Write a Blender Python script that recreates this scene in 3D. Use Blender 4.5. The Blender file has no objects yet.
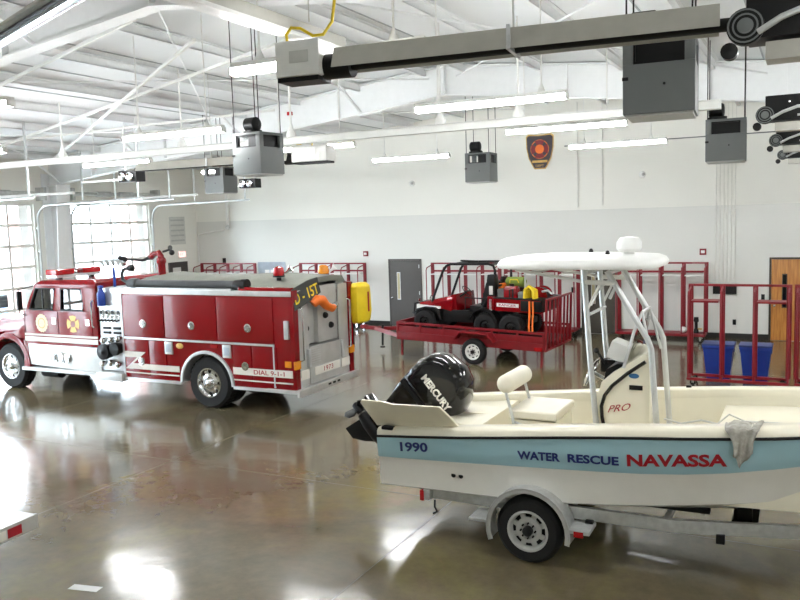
import bpy, bmesh, math, random
from mathutils import Vector, Matrix
random.seed(7)
R=math.radians; PI=math.pi
COL=bpy.context.scene.collection
def lin(h):
    h=h.lstrip('#'); o=[]
    for i in (0,2,4):
        c=int(h[i:i+2],16)/255.0
        o.append(c/12.92 if c<=.04045 else ((c+.055)/1.055)**2.4)
    return tuple(o)+(1.0,)
# ---------------------------------------------------------------- materials
def mat(name,col,rough=.5,metal=0.0,coat=0.0,var=.06,scale=6.0,bump=0.0,bscale=60.0,spec=.5):
    m=bpy.data.materials.new(name); m.use_nodes=True; nt=m.node_tree; N=nt.nodes; L=nt.links
    b=N['Principled BSDF']; c=lin(col) if isinstance(col,str) else tuple(col)+(1.0,)
    tc=N.new('ShaderNodeTexCoord'); nz=N.new('ShaderNodeTexNoise'); nz.inputs['Scale'].default_value=scale; nz.inputs['Detail'].default_value=4
    L.new(tc.outputs['Object'],nz.inputs['Vector'])
    rp=N.new('ShaderNodeValToRGB'); e=rp.color_ramp.elements
    e[0].position=.3; e[1].position=.7
    e[0].color=tuple(max(0,x*(1-var)) for x in c[:3])+(1,); e[1].color=tuple(min(1,x*(1+var)) for x in c[:3])+(1,)
    L.new(nz.outputs['Fac'],rp.inputs['Fac']); L.new(rp.outputs['Color'],b.inputs['Base Color'])
    b.inputs['Roughness'].default_value=rough; b.inputs['Metallic'].default_value=metal
    b.inputs['Coat Weight'].default_value=coat; b.inputs['Coat Roughness'].default_value=.06
    b.inputs['Specular IOR Level'].default_value=spec
    if bump:
        n2=N.new('ShaderNodeTexNoise'); n2.inputs['Scale'].default_value=bscale; L.new(tc.outputs['Object'],n2.inputs['Vector'])
        bp=N.new('ShaderNodeBump'); bp.inputs['Strength'].default_value=bump; bp.inputs['Distance'].default_value=.01
        L.new(n2.outputs['Fac'],bp.inputs['Height']); L.new(bp.outputs['Normal'],b.inputs['Normal'])
    return m
def emit(name,col,s):
    m=bpy.data.materials.new(name); m.use_nodes=True; b=m.node_tree.nodes['Principled BSDF']
    b.inputs['Base Color'].default_value=lin(col); b.inputs['Emission Color'].default_value=lin(col); b.inputs['Emission Strength'].default_value=s
    return m
def glass(name,tint,refl=.12,rough=.02):
    m=bpy.data.materials.new(name); m.use_nodes=True; nt=m.node_tree; N=nt.nodes; L=nt.links
    out=N['Material Output']; N.remove(N['Principled BSDF'])
    t=N.new('ShaderNodeBsdfTransparent'); t.inputs[0].default_value=lin(tint)
    g=N.new('ShaderNodeBsdfGlossy'); g.inputs['Roughness'].default_value=rough
    f=N.new('ShaderNodeLayerWeight'); f.inputs['Blend'].default_value=refl
    mx=N.new('ShaderNodeMixShader'); L.new(f.outputs['Fresnel'],mx.inputs[0]); L.new(t.outputs[0],mx.inputs[1]); L.new(g.outputs[0],mx.inputs[2])
    L.new(mx.outputs[0],out.inputs[0]); return m
def brick(name):
    m=mat(name,'#b08a80',.8); nt=m.node_tree; N=nt.nodes; L=nt.links
    t=N.new('ShaderNodeTexBrick'); t.inputs['Scale'].default_value=5; t.inputs['Color1'].default_value=lin('#b58b80'); t.inputs['Color2'].default_value=lin('#9a6e66'); t.inputs['Mortar'].default_value=lin('#d8d2cc')
    tc=N.new('ShaderNodeTexCoord'); mp=N.new('ShaderNodeMapping'); mp.inputs['Rotation'].default_value=(R(90),0,R(90)); L.new(tc.outputs['Object'],mp.inputs[0]); L.new(mp.outputs[0],t.inputs['Vector'])
    L.new(t.outputs['Color'],N['Principled BSDF'].inputs['Base Color']); return m
def wood(name):
    m=mat(name,'#b5762f',.35,coat=.3); nt=m.node_tree; N=nt.nodes; L=nt.links
    tc=N.new('ShaderNodeTexCoord'); mp=N.new('ShaderNodeMapping'); mp.inputs['Scale'].default_value=(9,9,.7); L.new(tc.outputs['Object'],mp.inputs[0])
    n=N.new('ShaderNodeTexNoise'); n.inputs['Scale'].default_value=2.5; n.inputs['Detail'].default_value=6; L.new(mp.outputs[0],n.inputs['Vector'])
    r=N.new('ShaderNodeValToRGB'); r.color_ramp.elements[0].color=lin('#a4662a'); r.color_ramp.elements[1].color=lin('#c98c45'); r.color_ramp.elements[0].position=.35; r.color_ramp.elements[1].position=.65
    L.new(n.outputs['Fac'],r.inputs[0]); L.new(r.outputs[0],N['Principled BSDF'].inputs['Base Color']); return m
def plate(name,col='#c6c6c3'):
    m=mat(name,col,.34,.5,var=.1,scale=3); nt=m.node_tree; N=nt.nodes; L=nt.links
    tc=N.new('ShaderNodeTexCoord'); v=N.new('ShaderNodeTexVoronoi'); v.inputs['Scale'].default_value=28; L.new(tc.outputs['Object'],v.inputs['Vector'])
    bp=N.new('ShaderNodeBump'); bp.inputs['Strength'].default_value=.25; bp.inputs['Distance'].default_value=.01; L.new(v.outputs['Distance'],bp.inputs['Height']); L.new(bp.outputs[0],N['Principled BSDF'].inputs['Normal']); return m
def concrete(name):
    m=bpy.data.materials.new(name); m.use_nodes=True; nt=m.node_tree; N=nt.nodes; L=nt.links; b=N['Principled BSDF']
    tc=N.new('ShaderNodeTexCoord')
    def noise(s,d=6,rg=.6,ds=0.0):
        n=N.new('ShaderNodeTexNoise'); n.inputs['Scale'].default_value=s; n.inputs['Detail'].default_value=d; n.inputs['Roughness'].default_value=rg; n.inputs['Distortion'].default_value=ds; L.new(tc.outputs['Object'],n.inputs['Vector']); return n
    a=noise(.35,8,.65,.6); r=N.new('ShaderNodeValToRGB'); L.new(a.outputs['Fac'],r.inputs[0]); cr=r.color_ramp
    cr.elements[0].position=.30; cr.elements[0].color=lin('#52503f'); cr.elements[1].position=.70; cr.elements[1].color=lin('#876a50')
    e=cr.elements.new(.5); e.color=lin('#6d624c'); e=cr.elements.new(.6); e.color=lin('#756c49')
    s=noise(6,10,.7); r2=N.new('ShaderNodeValToRGB'); L.new(s.outputs['Fac'],r2.inputs[0]); r2.color_ramp.elements[0].position=.3; r2.color_ramp.elements[0].color=(.62,.62,.62,1); r2.color_ramp.elements[1].position=.7; r2.color_ramp.elements[1].color=(1,1,1,1)
    mx=N.new('ShaderNodeMix'); mx.data_type='RGBA'; mx.blend_type='MULTIPLY'; mx.inputs[0].default_value=.6
    L.new(r.outputs[0],mx.inputs[6]); L.new(r2.outputs[0],mx.inputs[7]); L.new(mx.outputs[2],b.inputs['Base Color'])
    q=noise(1.3,5); mr=N.new('ShaderNodeMapRange'); mr.inputs[3].default_value=.08; mr.inputs[4].default_value=.20; L.new(q.outputs['Fac'],mr.inputs[0]); L.new(mr.outputs[0],b.inputs['Roughness'])
    w=noise(2.2,3,.5); bp=N.new('ShaderNodeBump'); bp.inputs['Strength'].default_value=.22; bp.inputs['Distance'].default_value=.02; L.new(w.outputs['Fac'],bp.inputs['Height']); L.new(bp.outputs[0],b.inputs['Normal'])
    b.inputs['Specular IOR Level'].default_value=.85
    return m
M=dict(
 wall2=mat('wall_lower','#dbdbd5',.7,var=.015,scale=.6), wall=mat('wall_paint','#ecebe3',.7,var=.015,scale=.6), ceil=mat('ceiling_liner','#eceff0',.6,var=.03,scale=.5), beam=mat('white_steel','#eceeee',.45,var=.02),
 floor=concrete('polished_concrete'), joint=mat('joint_dark','#5b564b',.5), base=mat('baseboard_black','#22221f',.4),
 red=mat('truck_red','#7e030d',.2,coat=.35,var=.04,scale=1,spec=.35), rackred=mat('rack_red','#7e0919',.4,coat=.05,var=.06), trailred=mat('trailer_red','#7d0714',.42,coat=.08,var=.1),
 white=mat('white_paint','#e8e8e4',.4,var=.02), stripe=mat('stripe_white','#e4e0d6',.3,coat=.3,var=.02), chrome=mat('chrome','#d8dadb',.12,1.0,var=.02), alu=mat('aluminium','#cfd1d1',.33,.6,var=.08), galv=mat('galvanised','#bfc1bf',.42,.45,var=.12,scale=14),
 plate=plate('diamond_plate'), black=mat('black_plastic','#090909',.45,spec=.3), gloss=mat('gloss_black','#040405',.1,coat=.25,var=.02,spec=.4), rubber=mat('rubber','#0b0b0b',.75,var=.15,bump=.3), dark=mat('dark_steel','#1c1c1c',.5,.3,spec=.3),
 cream=mat('gelcoat_cream','#ebe5d0',.28,coat=.4,var=.02), vinyl=mat('vinyl_cream','#e8e2d0',.5,var=.03), hullw=mat('hull_white','#e6e4dc',.25,coat=.5,var=.02), blue=mat('hull_blue','#a4cbd6',.22,coat=.5,var=.05,scale=1.2),
 navy=mat('navy_ink','#1c2a6a',.4), redink=mat('red_ink','#a01222',.4), grey=mat('grey_powder','#666a69',.45,var=.03), grey2=mat('grey_light','#b3b4b0',.45,var=.03),
 doorg=mat('door_grey','#4c4946',.5,var=.03), wood=wood('oak_door'), frame=mat('frame_dark','#3c342c',.5), yellow=mat('yellow_fabric','#e8c81a',.55,var=.06), amber=mat('amber_lens','#e08a1a',.2,coat=.6), redlens=mat('red_lens','#a80e16',.15,coat=.8), orange=mat('orange','#e8701a',.55),
 tarp=mat('hose_cover','#75766c',.75,var=.12,scale=4,bump=.3,bscale=8), tarpd=mat('dark_flap','#353733',.7,var=.1,bump=.2,bscale=10), hose=mat('suction_hose','#3b3d3f',.55,var=.1), bluep=mat('blue_plastic','#1f3f9a',.4,var=.08), cloth=mat('grey_towel','#a3a096',.9,var=.25,scale=18,bump=.4,bscale=30),
 brick=brick('outer_brick'), glass=glass('door_glass','#f4f8fa'), cabglass=glass('cab_glass','#d6f0f0',.62), lens=glass('clear_lens','#f0f0ee',.2), gold=mat('gold_leaf','#c9a35a',.35,.3,var=.2,scale=20), beige=mat('seal_beige','#e4d6b4',.5,var=.15,scale=30),
 tube=emit('lamp_white','#fdfeff',24.0), led=emit('exit_pink','#f5a09a',.9), bin=mat('bin_lid','#2c3e78',.5), green=mat('green_bag','#7d8f3a',.7), pale=mat('pale_plastic','#c9c9c4',.5), ground=mat('asphalt_pale','#c9c8c4',.9), carb=mat('car_blue','#6b86ad',.25,coat=.6), tan=mat('reflector_tan','#b7b5ac',.4,.3), notice=mat('notice_paper','#cfcfc9',.7,var=.06,scale=10), purple=mat('badge_black','#3a3238',.5), seat=mat('seat_cloth','#9fb4b6',.8), sign=mat('sign_grey','#a9b3bd',.6,var=.1,scale=6), conduit=mat('conduit_paint','#dfded7',.5), skin=mat('sticker_blue','#2b5f8c',.3))
# ---------------------------------------------------------------- mesh builder
class MB:
    def __init__(s): s.bm=bmesh.new()
    def f(s,vs):
        try: return s.bm.faces.new(vs)
        except ValueError: return None
    def v(s,p): return s.bm.verts.new(p)
    def bx(s,x0,x1,y0,y1,z0,z1,mtx=None):
        P=[(x,y,z) for x in (x0,x1) for y in (y0,y1) for z in (z0,z1)]
        V=[s.v(mtx@Vector(p) if mtx else p) for p in P]
        for q in ((0,1,3,2),(4,6,7,5),(0,4,5,1),(2,3,7,6),(0,2,6,4),(1,5,7,3)): s.f([V[i] for i in q])
        return s
    def box(s,c,d,rz=0,ry=0,rx=0):
        m=Matrix.Translation(c)@Matrix.Rotation(rz,4,'Z')@Matrix.Rotation(ry,4,'Y')@Matrix.Rotation(rx,4,'X')
        return s.bx(-d[0]/2,d[0]/2,-d[1]/2,d[1]/2,-d[2]/2,d[2]/2,m)
    def bar(s,p,q,w,h=None,up=(0,0,1)):
        p=Vector(p);q=Vector(q);d=q-p;l=d.length;d.normalize();u=Vector(up)
        if abs(d.dot(u))>.98:u=Vector((1,0,0))
        sd=d.cross(u).normalized();u=sd.cross(d);h=h or w
        m=Matrix((d,sd,u)).transposed().to_4x4(); m.translation=(p+q)/2
        return s.bx(-l/2,l/2,-w/2,w/2,-h/2,h/2,m)
    def rings(s,rs,cap=True,closed=True):
        V=[[s.v(p) for p in r] for r in rs]
        for a,b in zip(V,V[1:]):
            n=len(a)
            for i in range(n if closed else n-1):
                j=(i+1)%n; s.f([a[i],a[j],b[j],b[i]])
        if cap and closed: s.f(list(reversed(V[0]))); s.f(V[-1])
        return s
    def tube(s,pts,r,n=10,cap=True):
        P=[Vector(p) for p in pts]; rr=r if isinstance(r,(list,tuple)) else [r]*len(P)
        T=[]
        for i in range(len(P)):
            a=P[max(0,i-1)];b=P[min(len(P)-1,i+1)]; T.append((b-a).normalized())
        u=Vector((0,0,1)) if abs(T[0].z)<.9 else Vector((1,0,0))
        u=(u-T[0]*u.dot(T[0])).normalized(); rs=[]
        for p,t,q in zip(P,T,rr):
            u=(u-t*u.dot(t)).normalized(); w=t.cross(u)
            rs.append([p+(u*math.cos(2*PI*k/n)+w*math.sin(2*PI*k/n))*q for k in range(n)])
        return s.rings(rs,cap)
    def cyl(s,p,q,r,n=20,r2=None): return s.tube([p,q],[r,r if r2 is None else r2],n)
    def lathe(s,c,axis,prof,n=28,cap=True):
        c=Vector(c);a=Vector(axis).normalized();u=Vector((0,0,1)) if abs(a.z)<.9 else Vector((1,0,0))
        u=(u-a*u.dot(a)).normalized();w=a.cross(u)
        return s.rings([[c+a*h+(u*math.cos(2*PI*k/n)+w*math.sin(2*PI*k/n))*max(r,1e-4) for k in range(n)] for r,h in prof],cap)
    def prism(s,pts,a,b,ax='y'):
        g={'y':lambda p,t:(p[0],t,p[1]),'x':lambda p,t:(t,p[0],p[1]),'z':lambda p,t:(p[0],p[1],t)}[ax]
        A=[s.v(g(p,a)) for p in pts];B=[s.v(g(p,b)) for p in pts];n=len(pts)
        for i in range(n): s.f([A[i],A[(i+1)%n],B[(i+1)%n],B[i]])
        s.f(list(reversed(A)));s.f(B); return s
    def ball(s,c,r,n=16,sc=(1,1,1)):
        m=Matrix.Translation(c)@Matrix.Diagonal((r*sc[0],r*sc[1],r*sc[2],1)); bmesh.ops.create_uvsphere(s.bm,u_segments=n,v_segments=n//2+2,radius=1,matrix=m); return s
    def tf(s,m): bmesh.ops.transform(s.bm,matrix=m,verts=s.bm.verts[:]); return s
    def build(s,name,m,parent=None,bev=0.0,seg=2,ang=35,loc=None):
        bmesh.ops.recalc_face_normals(s.bm,faces=s.bm.faces[:])
        me=bpy.data.meshes.new(name)
        if bev:
            ed=[e for e in s.bm.edges if len(e.link_faces)==2 and e.calc_face_angle(0)>R(30)]
            bmesh.ops.bevel(s.bm,geom=ed,offset=bev,segments=seg,profile=.7,affect='EDGES',clamp_overlap=True)
        s.bm.to_mesh(me); s.bm.free()
        for p in me.polygons: p.use_smooth=True
        me.set_sharp_from_angle(angle=R(ang))
        o=bpy.data.objects.new(name,me); me.materials.append(M[m] if isinstance(m,str) else m); COL.objects.link(o)
        if parent: o.parent=parent
        if loc: o.location=loc
        return o
def tag(o,label,cat,group=None):
    o['label']=label;o['category']=cat
    if group:o['group']=group
    return o
def thing(name,label,cat,loc=(0,0,0),rz=0,group=None):
    o=bpy.data.objects.new(name,None);COL.objects.link(o);o.location=loc;o.rotation_euler=(0,0,rz);o.empty_display_size=.2
    return tag(o,label,cat,group)
def struct(o): o['kind']='structure'; return o
KIDS={}
def copy_tree(o,parent=None):
    c=o.copy();COL.objects.link(c)
    if parent:c.parent=parent
    for ch in [x for x in COL.objects if x.parent==o]: copy_tree(ch,c)
    return c
def text(s,name,m,parent,org,xd,ud,w,h,ext=.003,fat=.0,fn=None,shear=0):
    """lettering w wide, h tall, lower left corner at org, reading along xd with ud up"""
    cu=bpy.data.curves.new('lettering','FONT');cu.body=s;cu.extrude=0;cu.offset=fat;cu.shear=shear;cu.resolution_u=3
    o=bpy.data.objects.new('lettering_curve',cu);COL.objects.link(o)
    dg=bpy.context.evaluated_depsgraph_get();me=bpy.data.meshes.new_from_object(o.evaluated_get(dg))
    bpy.data.objects.remove(o);bpy.data.curves.remove(cu)
    X=[v.co.x for v in me.vertices];Y=[v.co.y for v in me.vertices];x0,x1,y0,y1=min(X),max(X),min(Y),max(Y)
    xd=Vector(xd).normalized();ud=Vector(ud).normalized();nd=xd.cross(ud).normalized();org=Vector(org)
    bm=bmesh.new();bm.from_mesh(me);bpy.data.meshes.remove(me)
    fr=bm.faces[:]
    for v in bm.verts:
        a=(v.co.x-x0)/(x1-x0)*w;b=(v.co.y-y0)/(y1-y0)*h
        v.co=org+xd*a+ud*b+nd*ext
        if fn:v.co=fn(v.co)
    r=bmesh.ops.extrude_face_region(bm,geom=fr)
    for g in r['geom']:
        if isinstance(g,bmesh.types.BMVert): g.co-=nd*ext
    mb=MB();mb.bm.free();mb.bm=bm
    return mb.build(name,m,parent)
def arc(cx,cz,r,a0,a1,n): return [(cx+r*math.cos(R(a0+(a1-a0)*i/n)),cz+r*math.sin(R(a0+(a1-a0)*i/n))) for i in range(n+1)]
def wheel(parent,c,sgn,r,w,rim,rm,holes=8,name='wheel',dual=False,sp=.36,lug=True):
    """tyre (part) with rim and hub (sub-parts); outer face looks along sgn*y"""
    c=Vector(c);s=sgn
    pr=[(rim,-w/2),(rim+.02,-w/2),(r-.05,-w/2-.0),(r-.015,-w/2+.03),(r,-w/2+.06),(r,w/2-.06),(r-.015,w/2-.03),(r-.05,w/2),(rim+.02,w/2),(rim,w/2)]
    t=MB().lathe(c,(0,s,0),pr+[(rim-.005,0)],40,False)
    n=36
    for k in range(n if lug else 0):
        a=2*PI*k/n
        for q in (-1,1):
            p=c+Vector((math.cos(a)*(r+.002),q*w*.2,math.sin(a)*(r+.002)));t.box(p,(.02,w*.28,r*.1),ry=-a,)
    ty=t.build(name,'rubber',parent)
    b=MB();b.lathe(c,(0,s,0),[(rim,w/2-.01),(rim,w/2+.004),(rim-.025,w/2+.004),(rim-.04,w/2-.03),(rim*.8,w/2-.06)],36,False)
    nn=holes
    # disc with windows: hub ring + spokes
    b.lathe(c,(0,s,0),[(rim*.42,w/2-.02),(rim*.62,w/2-.035),(rim*.62,w/2-.06),(rim*.42,w/2-.05)],36,False)
    for k in range(nn):
        a=2*PI*(k+.5)/nn;d=Vector((math.cos(a),0,math.sin(a)))
        b.bar(c+d*rim*.55+Vector((0,s*(w/2-.045),0)),c+d*rim*.86+Vector((0,s*(w/2-.05),0)),rim*sp,.02,up=(0,1,0))
    b.lathe(c,(0,s,0),[(.0,w/2-.03),(rim*.45,w/2-.03)],24,False)
    b.lathe(c,(0,s,0),[(rim*.99,-w/2+.02),(rim*.95,-w/2+.02),(rim*.9,w/2-.06)],30,False)
    b.build('rim',rm,ty)
    MB().lathe(c,(0,s,0),[(rim*.9,w/2-.085),(0,w/2-.085)],24,False).build('brake_drum','dark',ty)
    h=MB();h.lathe(c,(0,s,0),[(rim*.24,w/2-.03),(rim*.24,w/2+.02),(rim*.17,w/2+.035),(0,w/2+.04)],20,False)
    for k in range(8):
        a=2*PI*k/8;d=Vector((math.cos(a),0,math.sin(a)))*rim*.35
        h.cyl(c+d+Vector((0,s*(w/2-.04),0)),c+d+Vector((0,s*(w/2+.0),0)),rim*.045,8)
    h.build('hub','dark' if rm!='chrome' else 'chrome',ty)
    return ty
# ---------------------------------------------------------------- building shell
XL,XR,YB,YF=-21.3,6.0,24.3,-3.0
XRG=-7.67
def zc(x): return 7.25-.099*abs(x-XRG)
struct(MB().bx(XL-.4,XR+.3,YF-.3,YB+.3,-.2,0).build('floor','floor'))
j=MB()
for y in (-.5,4.4,9.3,14.2,19.1): j.bx(XL,XR,y-.006,y+.006,-.01,.0008)
for x in (-18.5,-13.7,-8.9,-4.1,.7,5.5): j.bx(x-.006,x+.006,YF,YB,-.01,.0008)
jo=j.build('trim_1','joint'); struct(jo)
tag(MB().bx(-.17,.17,-.055,.055,0,.002).build('floor_tape','pale',loc=(-6.59,5.52,0)),'small pale rectangle of tape stuck on the concrete floor','tape')
bpy.data.objects['floor_tape'].rotation_euler=(0,0,R(12))
def gable(y0,y1):
    return MB().prism([(XL-.2,0),(XR+.2,0),(XR+.2,zc(XR)),(XRG,zc(XRG)),(XL-.2,zc(XL))],y0,y1)
struct(gable(YB,YB+.25).build('wall_back','wall')); struct(MB().bx(XL,XR,YB-.006,YB+.01,0,3.78).build('trim_3','wall2')); struct(gable(YF-.25,YF).build('wall_front','wall')); struct(MB().bx(XR,XR+.25,YF,YB,0,zc(XR)).build('wall_right','wall'))
DOORS=[(18.35,21.82),(13.5,16.97),(8.65,12.12),(3.8,7.27)]; DH=4.47
w=MB(); ys=[YF]+[a for d in sorted(DOORS) for a in d]+[YB]
for a,b in zip(ys[::2],ys[1::2]): w.bx(XL-.3,XL,a,b,0,DH)
w.bx(XL-.3,XL,YF,YB,DH,zc(XL)); struct(w.build('wall_left','wall'))
c=MB();c.prism([(XL-.3,zc(XL-.3)),(XRG,zc(XRG)),(XR+.3,zc(XR+.3)),(XR+.3,zc(XR+.3)+.25),(XRG,zc(XRG)+.25),(XL-.3,zc(XL-.3)+.25)],YF-.3,YB+.3); struct(c.build('ceiling','ceil'))
b=MB();
for a0,a1 in ((XL,-12.87),(-11.63,-6.2),(-5.02,-.98),(.28,XR)): b.bx(a0,a1,YB-.02,YB,0,.16)
struct(b.build('baseboard_back','base',bev=.004))
b=MB()
for a,bb in zip(ys[::2],ys[1::2]): b.bx(XL,XL+.02,a,bb,0,.16)
struct(b.build('baseboard_left','base'))
# liner seams on the ceiling
sm=MB()
for k in range(1,10):
    for sg in (-1,1):
        x=XRG+sg*(k*1.5-.7)
        if XL<x<XR: sm.box((x,(YF+YB)/2,zc(x)-.008),(.03,YB-YF,.012),ry=R(5.65)*sg)
struct(sm.build('trim_2',mat('seam_grey','#a9aeb0',.6)))
# ---------------------------------------------------------------- roof frames, purlins, bracing
def orde(n): return ['first','second','third','fourth','fifth','sixth','seventh','eighth','ninth','tenth'][n-1]
def zfb(x): return 6.54-.112*abs(x-XRG)
for y,nm in ((17.6,'behind the hanging grey air cleaners, nearest the back wall'),(8.2,'crossing overhead in the near bays'),(-1.2,'nearest the camera, behind the mezzanine')):
    t=thing('roof_frame','white tapered steel roof frame '+nm,'roof frame',(XRG,y,0),0,'white steel roof frames')
    wb=MB();wb.prism([(XL-XRG+.02,4.97),(0,6.54),(XR-XRG-.02,4.97),(XR-XRG-.02,zc(XR)-.02),(0,7.22),(XL-XRG+.02,zc(XL)-.02)],-.012,.012); wb.build('web','beam',t)
    fl=MB()
    for sg,L in ((-1,XL-XRG+.05),(1,XR-XRG-.05)):
        fl.bar((0,0,6.54),(L,0,6.54-.112*abs(L)),.26,.03); fl.bar((0,0,7.2),(L,0,zc(XRG+L)-.05),.26,.03)
    fl.build('flange','beam',t)
    co=MB()
    for sg,L in ((-1,XL-XRG),(1,XR-XRG)):
        if y==8.2 and sg==-1: pass
        co.prism([(L-.0*sg,0),(L-sg*.28,0),(L-sg*.62,5.05),(L-.0*sg,5.05)],-.02,.02)
        co.bar((L-sg*.28,0,0),(L-sg*.62,0,5.05),.5,.03,up=(1,0,0)); co.bx(min(L,L-sg*.03),max(L,L-sg*.03),-.3,.3,0,5.4)
    co.build('column','beam',t)
    st=MB()
    for k in range(-4,5):
        x=k*2.9; 
        if XL-XRG+.5<x<XR-XRG-.5: st.bx(x-.01,x+.01,-.13,.13,zfb(XRG+x)+.02,zc(XRG+x)-.05)
    st.build('stiffener','beam',t)
k=0
for sg,side in ((-1,'left'),(1,'right')):
    for i in range(9):
        x=XRG+sg*(.5+i*1.8)
        if not XL+.3<x<XR-.3: continue
        z=zc(x); m=MB().bx(-.012,.012,YF+.05,YB-.05,-.18,-.02); m.bx(-.075,.012,YF+.05,YB-.05,-.185,-.165); m.bx(-.012,.075,YF+.05,YB-.05,-.03,-.012)
        o=m.build('roof_purlin','beam',loc=(x,0,z)); tag(o,f'white steel roof purlin, {orde(i+1)} from the ridge on the {side} roof slope','purlin','white roof purlins')
# flange braces and rods
n=0
for y,pl in ((17.6,'far'),(8.2,'near')):
    for i in range(1,8,2):
        for dy,sd in ((-1.0,'camera'),(1.0,'back wall')):
            x=XRG-(.5+i*1.8)
            if x<XL+.5: continue
            o=MB().bar((0,0,0),(0,dy,zc(x)-.2-zfb(x)),.05,.05).build('flange_brace','beam',loc=(x,y,zfb(x)+.03)); tag(o,f'white brace on the {sd} side of the {pl} roof frame, {orde((i+1)//2)} from ridge','brace','roof frame braces')
for i,(x0,y0,x1,y1,lb) in enumerate([(-21,8.4,-14.5,17.4,'low left'),(-14.5,8.4,-21,17.4,'far left crossing'),(-14.5,8.4,-8,17.4,'mid left'),(-8,8.4,-14.5,17.4,'mid left crossing'),(-7.3,8.4,-.8,17.4,'right of the ridge'),(-.8,8.4,-7.3,17.4,'right of the ridge crossing'),(-12.5,17.8,-7.9,24.1,'behind the far frame left of ridge'),(-7.4,17.8,-2.5,24.1,'behind the far frame right of ridge')]):
    o=MB().cyl((0,0,0),(x1-x0,y1-y0,zc(x1)-zc(x0)),.018,8).build('brace_rod','beam',loc=(x0,y0,zc(x0)-.3)); tag(o,f'thin white roof bracing rod, {lb}','brace rod','roof bracing rods')
for x0,y0,x1,y1,lb in ((-20.6,14.3,-7.9,11.9,'middle of the left roof slope'),(-20.6,17.0,-9.2,10.7,'slanting across the left roof slope'),(-20.6,11.6,-9.0,9.2,'nearest the camera on the left roof slope'),(-20.6,12.2,-12.0,16.8,'crossing the others on the left roof slope')):
    o=MB().bar((0,0,0),(x1-x0,y1-y0,zc(x1)-zc(x0)),.05,.05).build('roof_strut','white',loc=(x0,y0,zc(x0)-.34)); tag(o,'slim white roof strut, '+lb,'strut','white roof struts')
# ---------------------------------------------------------------- overhead doors of the left wall
def ohdoor(n,y0,y1,tracks=True):
    t=bpy.data.objects.new(f'door_{n}',None);COL.objects.link(t);t.location=(XL-.12,(y0+y1)/2,0);struct(t)
    W=(y1-y0)/2; fr=MB(); rows=7; cols=4; rh=DH/rows
    for r in range(rows+1): fr.bx(-.03,.03,-W,W,max(0,r*rh-.045),min(DH,r*rh+.045))
    for c in range(cols+1):
        y=-W+2*W*c/cols; fr.bx(-.025,.025,max(-W,y-.035),min(W,y+.035),0,DH)
    fr.build('door_frame','white',t)
    for r in range(rows):
        g=MB()
        for c in range(cols):
            ya=-W+2*W*c/cols+.035;yb=-W+2*W*(c+1)/cols-.035; g.bx(-.004,.004,ya,yb,r*rh+.045,(r+1)*rh-.045)
        g.build('window_pane','glass',t)
    for sg,lb in ((-1,'near'),(1,'far')):
        tr=MB();x=.19;y=sg*(W+.06)
        pts=[(x,y,0),(x,y,DH-.55)]+[(x+.5-.5*math.cos(R(a)),y,DH-.55+.5*math.sin(R(a))) for a in range(10,91,10)]+[(x+4.4,y,DH+.0)]
        tr.tube(pts,.035,8)
        for z in (.6,1.4,2.2,3,3.7): tr.bx(.02,.2,y-.03,y+.03,z,z+.06)
        tr.build('door_track','alu',t)
        h=MB();h.bx(x+2,x+2.05,y-.02,y+.02,DH+.05,zc(XL+2)-.02);h.bx(x+4.2,x+4.25,y-.02,y+.02,DH,zc(XL+4.2)-.02);h.build('track_hanger','alu',t)
    s=MB().cyl((.3,-W-.1,DH+.32),(.3,W+.1,DH+.32),.06,12); s.bx(.12,.5,-W-.2,-W-.1,DH+.1,DH+.5);s.bx(.12,.5,W+.1,W+.2,DH+.1,DH+.5)
    for q in (-.5,.5): s.cyl((.3,q-.3,DH+.32),(.3,q+.3,DH+.32),.09,12)
    s.build('spring_shaft','galv',t)
    MB().bx(.15,3.9,-.035,.035,DH+.13,DH+.2).build('opener_rail','white',t)
for i,(a,b) in enumerate(DOORS): ohdoor(i+1,a,b)
# outside: apron, brick piers, a parked car
struct(MB().bx(-60,XL-.4,-20,50,-.25,-.05).build('floor_outside','ground'))
for i,(a,b) in enumerate(DOORS):
    struct(MB().bx(XL-1.1,XL-.3,b-.32,b+.9,-.05,5.2).build(f'wall_outside_{i+1}','brick'))
struct(MB().bx(-48,-47,-20,45,-.05,4.2).build('wall_outside_5',mat('far_wall','#cfd4d6',.9)))
def car(loc,rz,m,label):
    t=thing('car',label,'car',loc,rz,'cars parked outside')
    b=MB();b.rings([[(-2.2,s*.8,.35),(-2.25,s*.82,.7),(-2.1,s*.8,.85),(-1.0,s*.84,.95),(1.2,s*.84,1.0),(2.1,s*.8,.9),(2.2,s*.8,.6),(2.15,s*.8,.35)] for s in (-1,1)]);b.build('body',m,t,bev=.05)
    g=MB();g.rings([[(-1.1,s*.78,.93),(-.5,s*.64,1.42),(.75,s*.64,1.45),(1.5,s*.78,.97)] for s in (-1,1)]);g.build('cabin','gloss',t,bev=.05)
    r=MB();r.rings([[(-.5,s*.62,1.42),(-.3,s*.58,1.48),(.6,s*.58,1.5),(.78,s*.62,1.44)] for s in (-1,1)]);r.build('roof',m,t)
    for x in (-1.4,1.35):
        for s in (-1,1): MB().lathe((x,s*.74,.32),(0,s,0),[(.32,-.1),(.32,.1),(.2,.11),(.0,.09)],20).build('wheel','rubber',t)
car((-26.5,19.0,-.05),R(80),'carb','blue sedan parked outside, seen through the leftmost glazed overhead door')
car((-31.0,14.2,-.05),R(84),'red','red sedan parked outside beside the blue one behind the glazed door')
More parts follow.
